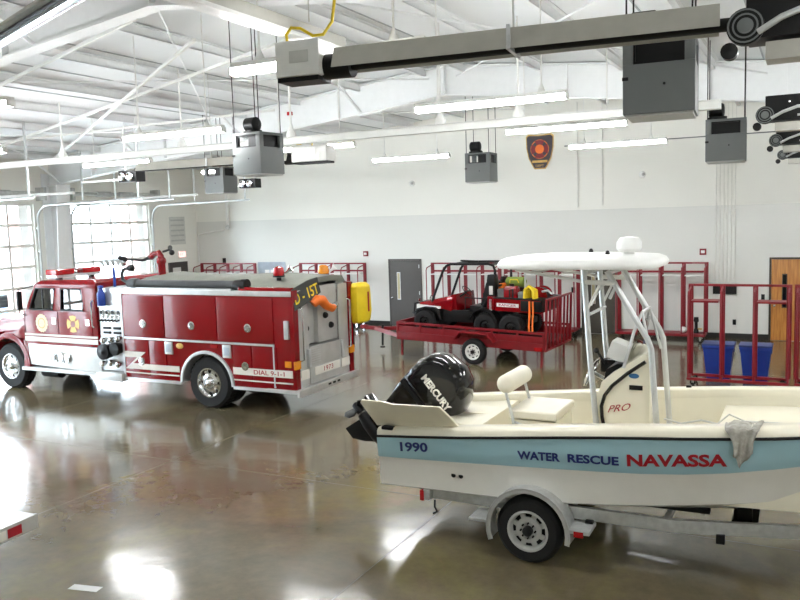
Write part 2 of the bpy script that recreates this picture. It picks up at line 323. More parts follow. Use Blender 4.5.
# ---------------------------------------------------------------- doors and fittings of the back wall
def wdoor(n,x0,x1,leaf,frm,hinge_right=True,h=2.26):
    t=bpy.data.objects.new(f'door_{n}',None);COL.objects.link(t);t.location=((x0+x1)/2,YB,0);struct(t);W=(x1-x0)/2
    f=MB();f.bx(-W-.05,-W,-.06,.02,0,h+.05);f.bx(W,W+.05,-.06,.02,0,h+.05);f.bx(-W,W,-.06,.02,h,h+.05);f.build('door_frame',frm,t,bev=.006)
    l=MB();l.bx(-W+.005,W-.005,-.045,0,.012,h-.005);l.build('door_leaf',leaf,t,bev=.004)
    s=-1 if hinge_right else 1
    v=MB();v.bx(s*W*.42-.065,s*W*.42+.065,-.052,-.04,.92,1.86);v.build('vision_panel',frm if leaf=='wood' else 'alu',t);
    g=MB();g.bx(s*W*.42-.045,s*W*.42+.045,-.056,-.05,.95,1.83);g.build('vision_glass','gloss' if leaf=='wood' else mat('wired_glass','#b9ae8c',.2),t)
    k=MB();k.lathe((s*(W-.09),-.045,.98),(0,-1,0),[(.035,0),(.035,.01),(.015,.012),(.015,.04),(.032,.05),(.03,.075),(0,.08)],16);k.build('door_knob','chrome',t)
    hg=MB()
    for z in (.25,1.1,2.0): hg.bx(-s*(W-.03)-.012,-s*(W-.03)+.012,-.06,-.045,z,z+.12)
    hg.build('hinge','alu',t)
wdoor(5,-12.82,-11.68,'doorg','doorg'); wdoor(6,-6.15,-5.07,mat('door_brown','#4d4840',.5),'frame'); wdoor(7,-.93,.23,'wood','frame')
def wallbox(name,label,cat,x,z,w,h,m,d=.03,group=None):
    return tag(MB().bx(-w/2,w/2,-d,0,-h/2,h/2).build(name,m,bev=.004,loc=(x,YB,z)),label,cat,group)
wallbox('outlet_cover','black outlet cover on the back wall left of the brown door','outlet',-6.47,1.33,.1,.17,'black')
wallbox('outlet_cover','black wall switch cover beside the oak door','outlet',-1.13,1.21,.09,.15,'black')
wallbox('outlet_cover','low black outlet cover above the blue bins on the back wall','outlet',-1.86,.48,.09,.15,'black')
wallbox('wall_phone','small black box high on the back wall near the left corner','phone',-20.0,2.25,.12,.25,'black',.06)
for x,z,lb in ((-13.76,2.5,'left of the dark grey door'),(-2.71,2.48,'above the gear rack on the right')):
    t=thing('fire_alarm','small red fire alarm strobe on the back wall '+lb,'alarm',(x,YB,z))
    MB().bx(-.09,.09,-.05,0,-.09,.09).build('housing','rackred',t,bev=.008); MB().bx(-.05,.05,-.075,-.05,-.04,.04).build('strobe_lens','white',t,bev=.008)
for x,z,lb in ((-11.9,4.83,'left of the hanging air cleaner'),(-4.4,4.75,'right of the fire department badge')):
    t=thing('wall_sensor','small white sensor on the back wall '+lb,'sensor',(x,YB,z))
    MB().lathe((0,0,0),(0,-1,0),[(.1,0),(.1,.03),(.07,.06),(0,.07)],18).build('base','white',t); MB().ball((.04,-.09,.0),.045).build('head','grey2',t)
# blue-grey serving window with papers
t=thing('wall_hatch','blue grey hatch panel with white papers on the back wall','hatch',(-17.8,YB,1.95))
MB().bx(-.62,.62,-.03,0,-.75,.27).build('panel','sign',t,bev=.006)
p=MB()
for q in (-.2,.05,.3): p.bx(q-.1,q+.1,-.036,-.03,-.28,-.02)
p.build('paper','white',t)
# conduits to a junction box
t=thing('conduit_bank','bank of six grey conduits dropping to a dark junction box on the back wall','conduit',(-2.12,YB,0))
for q in range(6): MB().cyl((-.25+q*.1,-.02,1.5),(-.25+q*.1,-.02,zc(-2.1)-.1),.011,8).build('conduit_pipe','conduit',t)
MB().bx(-.31,.31,-.09,0,1.28,1.52).build('junction_box','dark',t,bev=.006)
# white drain pipe by the corner
t=thing('wall_pipe','white pipe dropping down the back wall by the left corner','pipe',(-19.7,YB-.08,0))
MB().cyl((0,0,3.55),(0,0,zc(-19.7)-.1),.06,12).build('riser','white',t); MB().tube([(0,0,3.6),(-.2,0,3.45),(-1.45,0,3.3),(-1.5,0,3.2),(-1.5,0,.2)],.03,8).build('branch','white',t); MB().ball((0,-.02,3.55),.09).build('valve','alu',t)
for x,z0,lb in ((-6.3,3.85,'left of the two'),(-5.55,3.9,'right of the two')):
    tag(MB().cyl((0,0,z0),(0,0,zc(x)-.1),.018,8).build('wall_conduit','conduit',loc=(x,YB-.025,0)),f'thin pale conduit up the back wall behind the boat canopy, {lb}','conduit')
tag(MB().bx(-6.3,6.3,-.03,0,-.015,.015).build('wall_rail','grey',loc=(.2-.6,YB,5.72)),'thin dark pipe running along the top of the back wall on the right','pipe')
# fire department badge
t=thing('wall_badge','shield shaped fire department badge high on the back wall','badge',(-7.47,YB-.01,5.62))
def shield(s): return [(-.44*s,.46*s),(-.36*s,.52*s),(0,.49*s),(.36*s,.52*s),(.44*s,.46*s),(.43*s,.1*s),(.36*s,-.22*s),(.22*s,-.48*s),(.17*s,-.55*s),(-.17*s,-.55*s),(-.22*s,-.48*s),(-.36*s,-.22*s),(-.43*s,.1*s)]
MB().prism(shield(1),-.02,0).build('border','gold',t); MB().prism(shield(.93),-.03,-.01).build('field','purple',t)
mc=MB()
for k in range(4):
    a=k*PI/2; P=[(.06,-.05),(.25,-.15),(.28,0),(.25,.15),(.06,.05)]
    mc.prism([(x*math.cos(a)-y*math.sin(a),x*math.sin(a)+y*math.cos(a)+.06) for x,y in P],-.042,-.03)
mc.build('cross','rackred',t)
rg=MB().lathe((0,-.03,.06),(0,-1,0),[(.29,0),(.29,.008),(.262,.008),(.262,0)],32,False);rg.build('ring','orange',t); MB().lathe((0,-.03,.06),(0,-1,0),[(.14,0),(.14,.02),(0,.02)],24).build('medallion','orange',t)
MB().bx(-.24,.24,-.036,-.03,-.35,-.28).build('scroll','gold',t)
text('DEPT','lettering','gold',t,(-.13,-.032,-.48),(1,0,0),(0,0,1),.26,.07)
# left wall fittings
t=bpy.data.objects.new('door_8',None);COL.objects.link(t);t.location=(XL,23.12,0);struct(t)
MB().bx(0,.05,-.5,.5,0,2.3).build('door_frame','doorg',t,bev=.005); MB().bx(.05,.06,-.42,.42,.02,2.22).build('door_leaf','doorg',t); MB().bx(.06,.066,-.33,.1,1.25,2.1).build('vision_glass','white',t)
t=thing('exit_sign','small pale pink exit sign above the side door on the left wall','sign',(XL,23.35,2.58))
MB().bx(0,.06,-.19,.19,-.12,.12).build('housing','white',t,bev=.006); MB().bx(.06,.064,-.17,.17,-.1,.1).build('face','led',t); text('EXIT','lettering','redink',t,(.064,-.13,-.06),(0,1,0),(0,0,1),.26,.12)
t=thing('notice_board','pale notice board with faint lines on the left wall above the exit sign','notice board',(XL,23.2,3.48))
MB().bx(0,.02,-.42,.42,-.52,.52).build('board','notice',t,bev=.004)
l=MB()
for q in range(5): l.bx(.02,.022,-.36,.36,.36-q*.19,.42-q*.19)
l.build('print','grey2',t)
tag(MB().lathe((0,0,0),(1,0,0),[(.1,0),(.1,.04),(.05,.07),(0,.08)],14).build('alarm_bell','grey',loc=(XL,22.75,2.85)),'small grey bell on the left wall beside the notice board','bell')
# ---------------------------------------------------------------- fire engine
T=thing('fire_engine','red and white fire engine with closed hose bed parked facing the glazed doors','fire truck',(-12.5,13.32,0))
HW=1.07
def both(fn):
    for s in (-1,1): fn(s)
# chassis
c=MB()
for s in (-1,1): c.bx(-5.3,3.7,s*.42-.05,s*.42+.05,.55,.78)
for x in (-4.1,1.82): c.cyl((x,-.85,.53),(x,.85,.53),.09,12)
c.bx(-3.4,-.4,-.5,.5,.5,.8); c.cyl((-3.1,-.62,.5),(-2.1,-.62,.5),.17,14); c.box((1.82,0,.55),(.45,.4,.4)); c.build('chassis','dark',T,bev=.01)
for x,nm in ((-4.1,0),(1.82,1)):
    for s in (-1,1):
        wheel(T,(x,s*(HW-.19),.525),s,.525,.32 if nm==0 else .3,.3,'chrome')
    if nm:
        for s in (-1,1): MB().lathe((x,s*(HW-.54),.525),(0,s,0),[(.3,-.15),(.47,-.15),(.52,-.1),(.52,.1),(.47,.15),(.3,.15)],32,False).build('inner_tire','rubber',T)
# cab
cb=MB()
for s in (-1,1):
    a,b=s*(HW-.05),s*HW
    cb.prism([(-3.5,1.1),(-1.15,1.1),(-1.15,1.88),(-3.42,1.88)],a,b)
    cb.prism([(-3.42,1.88),(-3.28,1.88),(-3.0,2.4),(-2.98,2.5),(-3.08,2.42)],a,b)     # A pillar
    cb.prism([(-2.52,1.88),(-2.24,1.88),(-2.22,2.4),(-2.42,2.4)],a,b)
    cb.prism([(-1.54,1.88),(-1.15,1.88),(-1.15,2.4),(-1.58,2.4)],a,b)
    cb.prism([(-3.03,2.38),(-1.15,2.38),(-1.15,2.47),(-3.04,2.45)],a,b)
cb.bx(-1.2,-1.15,-HW+.05,HW-.05,1.1,2.46); cb.bx(-3.5,-3.44,-HW,HW,1.1,1.85); cb.bx(-3.5,-1.2,-HW+.05,HW-.05,1.08,1.16)
cb.rings([[(-3.1,s*HW*1.003,2.43),(-3.02,s*HW*.99,2.49),(-2.88,s*HW*.93,2.55),(-1.25,s*HW*.93,2.58),(-1.13,s*HW*.99,2.51),(-1.13,s*HW*1.003,2.44)] for s in (-1,-.9,.9,1)])
cab=cb.build('cab','red',T,bev=.012)
# glazing
def pane(n,poly,s):
    g=MB();g.prism(poly,s*(HW-.035),s*(HW-.025));return g.build(n,'cabglass',T)
for s in (-1,1):
    pane('door_window',[(-3.28,1.86),(-2.5,1.86),(-2.42,2.4),(-3.0,2.4)],s); pane('door_window',[(-2.26,1.86),(-1.53,1.86),(-1.58,2.4),(-2.22,2.4)],s)
    for poly in ([(-3.27,1.9),(-2.51,1.9),(-2.41,2.37),(-3.01,2.37)],[(-2.24,1.9),(-1.55,1.9),(-1.6,2.37),(-2.2,2.37)]):
        MB().tube([(x,s*(HW+.002),z) for x,z in poly+poly[:1]],.018,6).build('window_seal','black',T)
    MB().bx(-2.86,-2.83,s*(HW-.04),s*(HW-.01),1.88,2.38).build('vent_bar','black',T)
w=MB();w.rings([[(-3.44,-HW+.06,1.86),(-3.44,HW-.06,1.86),(-3.42,HW-.06,1.86),(-3.42,-HW+.06,1.86)],[(-3.08,-HW+.1,2.45),(-3.08,HW-.1,2.45),(-3.06,HW-.1,2.45),(-3.06,-HW+.1,2.45)]]);w.build('windshield','cabglass',T)
for y in (-.55,.55):
    for x in (-2.6,-1.65):
        sMB=MB();sMB.bx(x-.28,x+.22,y-.27,y+.27,1.2,1.65);sMB.box((x+.26,y,1.95),(.14,.5,.75),ry=R(8));sMB.box((x+.3,y,2.3),(.1,.28,.18));sMB.build('cab_seat','seat',T,bev=.04)
st=MB();st.lathe((-3.05,-.5,1.86),(-.8,0,.6),[(.21,-.015),(.22,0),(.21,.015),(.19,0)],24,False);st.cyl((-3.05,-.5,1.86),(-3.4,-.5,1.6),.03,8);st.build('steering_wheel','black',T)
MB().bx(-3.44,-3.15,-HW+.06,HW-.06,1.5,1.84).build('dashboard','grey2',T,bev=.03)
# doors (seams, handles, badges)
for s in (-1,1):
    for poly,e in (([(-3.4,1.12),(-2.36,1.12),(-2.36,1.86),(-3.35,1.86)],-3),([(-2.3,1.12),(-1.3,1.12),(-1.3,1.86),(-2.3,1.86)],-1)):
        d=MB();d.prism(poly,s*(HW-.0),s*(HW+.014));dd=d.build('cab_door','red',T,bev=.006)
        hx=-2.47 if e==-3 else -1.42
        h=MB();h.bx(hx-.06,hx+.06,min(s*(HW+.012),s*(HW+.03)),max(s*(HW+.012),s*(HW+.03)),1.58,1.72);h.cyl((hx-.04,s*(HW+.04),1.66),(hx+.04,s*(HW+.04),1.66),.012,8);h.build('door_handle','chrome',dd)
    MB().tube([(-1.24,s*(HW+.01),1.55),(-1.24,s*(HW+.06),1.58),(-1.24,s*(HW+.06),2.1),(-1.24,s*(HW+.01),2.13)],.015,8).build('grab_rail','chrome',T)
    # stripes along the cab: two white bands and a dark line
    for z0,z1 in ((1.3,1.345),(1.17,1.275)):
        MB().bx(-3.47,-1.16,min(s*HW,s*(HW+.0165)),max(s*HW,s*(HW+.0165)),z0,z1).build('stripe','stripe',T)
    # seal and gold cross
    sl=MB();P=[]
    for k in range(32):
        a=2*PI*k/32;r=.205+(.012 if k%2 else -.008);P.append((-2.88+r*.92*math.cos(a),1.59+r*math.sin(a)))
    sl.prism(P,s*(HW+.013),s*(HW+.019));e=sl.build('door_seal','beige',T); MB().lathe((-2.88,s*(HW+.017),1.59),(0,s,0),[(.12,0),(.12,.005),(.1,.005),(.1,0)],24,False).build('seal_ring','gold',e)
    cr=MB()
    for k in range(4):
        a=k*PI/2+R(45)*0;Q=[(.04,-.04),(.17,-.11),(.19,0),(.17,.11),(.04,.04)]
        cr.prism([(-1.88+x*math.cos(a)-y*math.sin(a),1.6+x*math.sin(a)+y*math.cos(a)) for x,y in Q],s*(HW+.013),s*(HW+.019))
    e=cr.build('gold_cross','gold',T); MB().lathe((-1.88,s*(HW+.015),1.6),(0,s,0),[(.07,0),(.07,.008),(0,.008)],18).build('cross_center','red',e)
    # mirror
    m=MB();m.box((-3.42,s*(HW+.13),2.1),(.06,.12,.42));mm=m.build('mirror','black',T,bev=.02);MB().tube([(-3.4,s*HW,1.75),(-3.44,s*(HW+.13),1.8),(-3.44,s*(HW+.13),2.35),(-3.1,s*HW,2.42)],.014,8).build('mirror_arm','black',mm)
# hood, fenders, bumper, grille
h=MB()
def hs(x,w,zt,zb):
    return [(x,-w,zb),(x,-w,zt-.12),(x,-w*.86,zt-.03),(x,-w*.4,zt),(x,w*.4,zt),(x,w*.86,zt-.03),(x,w,zt-.12),(x,w,zb)]
h.rings([hs(-3.42,.98,1.84,.95),hs(-3.9,.84,1.76,.95),(hs(-4.7,.76,1.68,.95)),hs(-5.25,.7,1.6,.95),hs(-5.4,.64,1.5,.95)]);h.build('hood','red',T,bev=.01)
for s in (-1,1):
    outer=arc(-4.1,.6,.72,-4,172,14); inner=arc(-4.1,.6,.585,172,-4,14)
    f=MB();f.prism(outer+inner,s*.62,s*(HW+.015))
    f.prism([(-3.6,.55),(-3.42,.55),(-3.42,1.2),(-3.55,1.2)],s*.6,s*HW)
    f.prism([(-3.42,1.2),(-3.75,1.22),(-3.9,1.3),(-3.6,1.5),(-3.42,1.55)],s*.7,s*HW)
    f.prism([(-4.82,.6),(-5.35,.6),(-5.4,1.1),(-5.1,1.3),(-4.6,1.3)],s*.6,s*(HW-.05)); f.build('fender','red',T,bev=.025)
    l=MB();l.lathe((-5.37,s*.85,.98),(-1,0,0),[(.11,0),(.11,.05),(.09,.06),(0,.05)],20);l.build('headlight','lens',T)
b=MB();b.bx(-5.95,-5.4,-1.08,1.08,.5,.78);b.build('front_bumper','chrome',T,bev=.03)
g=MB();g.bx(-5.46,-5.38,-.45,.45,.85,1.45)
for k in range(7): g.bx(-5.49,-5.45,-.42,.42,.9+k*.075,.93+k*.075)
g.build('grille','chrome',T,bev=.008)
# running board / step box
for s in (-1,1):
    r=MB();r.prism([(-3.42,.62),(-1.12,.55),(-1.12,1.1),(-3.42,1.1)],s*.75,s*(HW-.01));r.build('step_box','plate',T,bev=.01)
    r=MB();r.bx(-3.55,-1.1,min(s*.7,s*(HW+.1)),max(s*.7,s*(HW+.1)),.5,.57);r.build('running_board','plate',T,bev=.008)
    r=MB();r.cyl((-2.35,s*(HW-.05),.84),(-2.35,s*(HW+.06),.84),.12,20);r.cyl((-2.15,s*(HW-.05),.8),(-2.15,s*(HW+.05),.8),.09,16);r.cyl((-2.55,s*(HW-.05),.83),(-2.55,s*(HW+.08),.83),.07,16);r.bx(-2.65,-2.05,min(s*(HW+.01),s*(HW+.03)),max(s*(HW+.01),s*(HW+.03)),.77,.9);r.build('siren_speaker','chrome',T,bev=.004)
    tk=MB();tk.cyl((-3.25,s*.78,.42),(-2.7,s*.78,.42),.13,16);tk.build('air_tank','dark',T)
# light bar
L=MB();L.bx(-2.72,-2.4,-1.0,.25,2.6,2.66);L.build('light_bar_base','alu',T,bev=.01)
for a,b,mn in ((-1.02,-.5,'redlens'),(-.25,.27,'redlens'),(-.5,-.25,'lens')):
    L=MB();L.bx(-2.74,-2.38,a+.01,b-.01,2.66,2.79);o=L.build('light_bar_lens',mn,T,bev=.04,seg=3)
    q=MB()
    for t_ in (.25,.5,.75): q.lathe((-2.56,a+(b-a)*t_,2.665),(0,0,1),[(.045,0),(.045,.05),(.02,.075),(0,.075)],12)
    q.build('rotator','chrome',o)
MB().bx(-2.6,-2.5,-.85,-.75,2.5,2.62).bx(-2.6,-2.5,.05,.15,2.5,2.62).build('light_bar_foot','black',T)
# pump house
p=MB();p.bx(-1.12,-.44,-HW+.04,HW-.04,.62,2.4);p.build('pump_panel','alu',T,bev=.01)
p=MB();p.bx(-1.15,-.4,-HW-.12,HW+.12,.42,.6);p.build('pump_step','plate',T,bev=.012)
for s in (-1,1):
    y=s*(HW-.04)
    q=MB()
    for r_,zz,n in ((.055,1.88,4),(.035,1.79,5)):
        for k in range(n): q.lathe((-1.02+k*(.5/(n-1)),y,zz),(0,s,0),[(r_,0),(r_,.03),(r_*.85,.035),(0,.03)],14)
    q.build('gauge','chrome',T)
    for k in range(4): MB().lathe((-1.02+k*.5/3,y+s*.033,1.88),(0,s,0),[(.042,0),(.042,.004),(0,.004)],14).build('gauge_face','black',T)
    for z in (1.42,1.52):
        for x0 in (-1.0,-.7): MB().bx(x0,x0+.2,min(y,y+s*.03),max(y,y+s*.03),z,z+.05).build('valve_plate','black',T)
    for k in range(6): MB().cyl((-1.04+k*.1,y,1.72),(-1.04+k*.1,y+s*.09,1.7),.018,8).build('valve_lever','black',T)
    q=MB();q.lathe((-.88,y,1.05),(0,s,0),[(.15,0),(.15,.12),(.17,.12),(.17,.2),(.05,.21),(0,.24)],22)
    q.lathe((-.58,y,1.12),(0,s,0),[(.12,0),(.12,.1),(.14,.1),(.14,.17),(0,.18)],20);q.build('suction_cap','black',T)
    q=MB()
    for x,z in ((-.95,1.3),(-.72,1.32),(-.52,1.35),(-1.0,.8),(-.76,.82),(-.55,.8)): q.lathe((x,y,z),(0,s,-.2),[(.05,0),(.05,.08),(.065,.08),(.065,.13),(0,.14)],14)
    q.build('hose_outlet','chrome',T)
    q=MB();q.bx(-1.08,-.5,min(y,y+s*.02),max(y,y+s*.02),2.1,2.14);q.bx(-1.1,-.46,min(y,y+s*.05),max(y,y+s*.05),2.0,2.03);q.build('panel_shelf','alu',T)
bt=MB();bt.lathe((-.93,-HW-.05,2.03),(0,0,1),[(.075,0),(.085,.02),(.085,.26),(.05,.32),(.045,.37),(.06,.38),(.055,.43),(0,.44)],18)
bt=tag(bt.build('foam_bottle','bluep',loc=(-12.5,13.32,0)),'blue bottle standing on the pump panel ledge of the fire engine','bottle')
# pole light with fan of lamps
t=thing('scene_light','silver floodlight cluster on a pole behind the fire engine cab','floodlight',(-13.45,12.62,2.4))
MB().cyl((0,0,0),(0,0,.42),.03,10).build('pole','bluep',t)
for k in range(5):
    a=R(-60+k*30);f=MB();d=Vector((math.sin(a),0,math.cos(a)*.55));f.tube([(0,0,.36),(d.x*.15,0,.4+d.z*.1),(d.x*.3,0,.44+d.z*.12)],.012,6);f.lathe((d.x*.33,-.02,.46+d.z*.14),(0,-1,.1),[(.07,0),(.06,-.05),(.07,.04),(0,.05)],14);f.build('lamp_head','chrome',t)
# deck gun (red monitor)
t=thing('deck_gun','red deck gun with black nozzle on top of the fire engine','deck gun',(-12.72,13.3,2.5))
g=MB();g.cyl((0,0,0),(0,0,.4),.09,14);g.tube([(0,0,.4),(.0,0,.52),(-.06,0,.6),(-.18,0,.58),(-.3,0,.5)],.07,12);g.ball((0,0,.42),.11);g.build('monitor_body','red',t)
MB().tube([(-.28,0,.5),(-.5,-.05,.44),(-.9,-.12,.46)],[.045,.03,.02],10).build('barrel','dark',t);
n=MB();n.lathe((-.9,-.12,.46),(-1,-.1,.02),[(.03,0),(.07,.05),(.09,.2),(.06,.22),(0,.2)],14);n.build('nozzle','black',t); MB().tube([(.06,0,.62),(.2,.05,.66),(.3,.02,.6)],.025,8).ball((.3,.02,.6),.06).build('handwheel','dark',t)
# rear body
X0,X1=-.42,3.92; ZB,ZT=.5,2.3
for s in (-1,1):
    ac=arc(1.82,.5,.66,180,0,18)
    b=MB();b.prism([(X0,ZB)]+[(x,max(z,ZB)) for x,z in ac]+[(X1,ZB),(X1,ZT),(X0,ZT)],s*(HW-.5),s*HW);b.build('body_side','red',T,bev=.01)
    e=MB();e.prism(arc(1.82,.5,.69,180,0,20)+arc(1.82,.5,.625,0,180,20),s*(HW-.3),s*(HW+.03));e.build('wheel_arch_trim','alu',T,bev=.006)
    MB().bx(X0-.01,X1+.01,min(s*(HW-.45),s*(HW+.02)),max(s*(HW-.45),s*(HW+.02)),ZT,ZT+.1).build('top_trim','alu',T,bev=.01)
    def ys(a,b): return (min(s*a,s*b),max(s*a,s*b))
    doors=[(-.38,.76,1.41,2.26,.2),(.79,2.13,1.41,2.26,1.5),(2.16,3.5,1.41,2.26,2.9),(-.38,.3,.58,1.33,.05),(.32,.78,.58,1.33,None),(2.52,2.95,.58,1.33,None),(2.98,3.55,.58,1.33,None)]
    for x0,x1,z0,z1,hx in doors:
        dd=MB().bx(x0,x1,*ys(HW,HW+.018),z0,z1).build('locker_door','red',T,bev=.008)
        if hx is not None:
            h=MB();zc_=z0+(.27 if z0>1 else .3)
            if z0<1: hx=.1
            h.lathe((hx,s*(HW+.018),zc_),(0,s,0),[(.085,0),(.085,.012),(.06,.014),(.055,.006),(0,.006)],20);h.bx(hx-.04,hx+.04,*ys(HW+.02,HW+.035),zc_-.008,zc_+.012);h.build('latch','chrome',dd)
    h=MB();h.lathe((2.8,s*(HW+.018),.93),(0,s,0),[(.085,0),(.085,.012),(.06,.014),(0,.006)],20);h.build('latch','chrome',T)
    tr=MB();tr.bx(X0,3.5,*ys(HW,HW+.026),1.345,1.385);tr.bx(X0,X0+.05,*ys(HW,HW+.028),.5,2.3);tr.bx(3.47,3.5,*ys(HW,HW+.026),.55,1.385);tr.bx(X0,1.16,*ys(HW-.02,HW+.04),.46,.52);tr.bx(2.5,3.98,*ys(HW-.02,HW+.04),.46,.52);tr.build('edge_trim','alu',T,bev=.005)
    # stripe with zig-zag
    z=MB();z.prism([(-.37,1.08),(.22,1.08),(-.14,.83),(1.12,.83),(1.12,.71),(-.37,.71),(-.03,.96),(-.37,.96)],s*(HW+.012),s*(HW+.024));z.build('zigzag_stripe','stripe',T)
    MB().bx(2.5,3.9,*ys(HW+.004,HW+.024),.76,.9).build('stripe','stripe',T); MB().bx(2.5,3.9,*ys(HW+.004,HW+.022),.64,.665).build('stripe','stripe',T); MB().bx(-.37,1.1,*ys(HW+.004,HW+.022),.62,.645).build('stripe','stripe',T)
    for x in (.86,2.36):
        l=MB().bx(x-.1,x+.1,*ys(HW,HW+.03),1.07,1.33).build('step_light','alu',T,bev=.01); MB().bx(x-.07,x+.07,*ys(HW+.028,HW+.035),1.12,1.28).build('step_lens','sign',l)
    pl=MB().ball((1.14,s*(HW+.0),1.25),.1,18,(1,.18,.6));pl.build('maker_plate','gold',T)
    MB().bx(1.95,2.13,*ys(HW,HW+.02),1.25,1.32).build('side_marker','redlens',T,bev=.006)
    # rear corner tail lights
text('DIAL 9-1-1','lettering','redink',T,(3.0,-HW-.0245,.785),(1,0,0),(0,0,1),.72,.09,.002,.012)
# body centre, floor, tail
b=MB();b.bx(X0,3.3,-HW+.45,HW-.45,.6,2.3);b.build('body_core','alu',T)
b=MB();b.bx(3.3,3.96,-HW+.5,HW-.5,.55,1.26);b.build('tail_locker','plate',T,bev=.01)
MB().bx(3.2,3.9,-.15,HW-.5,1.3,2.5).build('tail_cabinet','plate',T,bev=.012)
MB().bx(3.25,3.8,-HW+.48,-.15,1.3,2.1).build('hose_bed_back','plate',T,bev=.01)
st=MB();st.bx(3.3,4.05,-HW-.03,HW+.03,.46,.53);st.bx(4.0,4.057,-HW-.036,HW+.036,.4,.536);st.build('tail_step','plate',T,bev=.012)
for k in range(3): MB().bx(4.05,4.062,-.1+k*.17,.0+k*.17,.45,.49).build('step_slot','black',T)
MB().bx(3.955,3.968,-.42,.5,.7,.86).build('number_band','stripe',T); text('1973','lettering','redink',T,(3.969,-.1,.735),(0,1,0),(0,0,1),.34,.09,.002)
for y0,y1 in ((-.92,-.6),(.6,.92)): MB().bx(3.94,3.955,y0,y1,.68,.86).build('rear_panel','stripe',T)
for s in (-1,1):
    c=MB();c.bx(3.86,3.97,min(s*(HW-.15),s*(HW+.008)),max(s*(HW-.15),s*(HW+.008)),.53,2.42);c.build('rear_corner','red',T,bev=.015); c=MB();c.bx(3.3,3.9,min(s*(HW-.52),s*(HW-.49)),max(s*(HW-.52),s*(HW-.49)),.53,2.4);c.bx(3.88,3.94,min(s*(HW-.5),s*(HW-.15)),max(s*(HW-.5),s*(HW-.15)),.53,2.4);c.build('tail_wing','plate',T)
    for zz,mm,nm in ((1.0,'amber','turn_lamp'),(.82,'lens','reverse_lamp')):
        MB().bx(3.935,3.985,min(s*(HW-.16),s*(HW+.02)),max(s*(HW-.16),s*(HW+.02)),zz-.08,zz+.08).build(nm,mm,T,bev=.015)
    MB().bx(3.74,3.88,min(s*HW,s*(HW+.03)),max(s*HW,s*(HW+.03)),.96,1.08).build('turn_lamp','amber',T,bev=.012)
    MB().tube([(3.95,s*(HW-.2),1.05),(4.03,s*(HW-.2),1.08),(4.03,s*(HW-.2),2.05),(3.95,s*(HW-.2),2.08)],.017,8).build('grab_rail','chrome',T)
    MB().bx(3.9,4.0,min(s*(HW-.5),s*(HW-.42)),max(s*(HW-.5),s*(HW-.42)),.9,1.25).build('fold_step','alu',T,bev=.01)
    b=MB();b.bx(3.76,3.86,min(s*(HW),s*(HW+.05)),max(s*(HW),s*(HW+.05)),1.5,1.85);b.build('rail_bracket','alu',T,bev=.008)
for y,z in ((-.45,1.62),(.1,1.82),(.3,1.6)): MB().lathe((3.8 if y<-.2 else 3.9,y,z),(1,0,0),[(.065,0),(.065,.03),(.045,.06),(0,.07)],16).build('hose_port','black',T)
lv=MB()
for k in range(8): lv.bx(3.955,3.97,-.52,-.2,.95+k*.045,.965+k*.045)
lv.build('louver','alu',T)
# hose bed: cover, dark rear flap with yellow characters, side roll
def cov(x,dz=0): return [(x,-HW+.12,2.42+dz),(x,-HW+.3,2.5+dz),(x,-.35,2.6+dz+.02*math.sin(x*3)),(x,.3,2.62+dz+.02*math.cos(x*2.3)),(x,HW-.25,2.56+dz),(x,HW-.12,2.42+dz)]
cv=MB();cv.rings([cov(-.35),cov(.1,.03),cov(.8,.0),cov(1.5,.025),cov(2.2,.005),cov(2.9,.02),cov(3.9,0)]);cv.build('hose_bed_cover','tarp',T)
fl=MB();fl.rings([[(3.9+o,-HW+.02,2.43),(3.9+o,-.5,2.56),(3.9+o,-.14,2.6),(3.97+o,-.14,2.3),(3.98+o,-.5,2.18),(3.98+o,-HW+.02,2.04)] for o in (0,.02)]);fl.build('cover_flap','tarpd',T)
def flapfn(v): 
    top=2.43+.19*(v.y+HW)/.93; v.x=3.925+.08*max(0,(top-v.z)/.38); return v
text('D - 15T','lettering','yellow',T,(3.8,-HW+.07,2.14),(0,1,.2),(0,-.1,1),.82,.2,.003,.012,fn=flapfn)
hs_=thing('suction_hose','dark grey hard suction hose lying along the top edge of the fire engine body','hose',(-12.5,13.32,0))
hh=MB();hh.tube([(-.25,-HW+.12,2.5),(-.1,-HW+.1,2.5),(.0,-HW+.1,2.5),(.02,-HW+.1,2.5),(2.55,-HW+.1,2.5)],[.1,.115,.115,.085,.085],14);hh.tube([(-.1,-HW+.12,2.52),(-.3,-HW+.11,2.52),(-.42,-HW+.1,2.58),(-.43,-HW+.09,2.7),(-.36,-HW+.08,2.8),(-.22,-HW+.08,2.83)],.035,10);hh.build('hose_body','hose',hs_)
MB().lathe((2.55,-HW+.1,2.5),(1,0,0),[(.09,0),(.1,.02),(.1,.2),(.12,.2),(.12,.3),(0,.3)],16).build('coupling','black',hs_); MB().lathe((-.22,-HW+.08,2.83),(1,0,0),[(.04,0),(.07,.03),(.07,.12),(.03,.16),(0,.16)],14).build('nozzle','black',hs_)
MB().bx(-.3,2.5,-HW+.02,-HW+.2,2.4,2.43).build('hose_tray','alu',T)
bb=MB();bb.prism([(2.7,2.4),(3.92,2.4),(3.92,2.47),(2.7,2.47)],-HW,-HW+.1);bb.build('rear_rail','red',T,bev=.012)
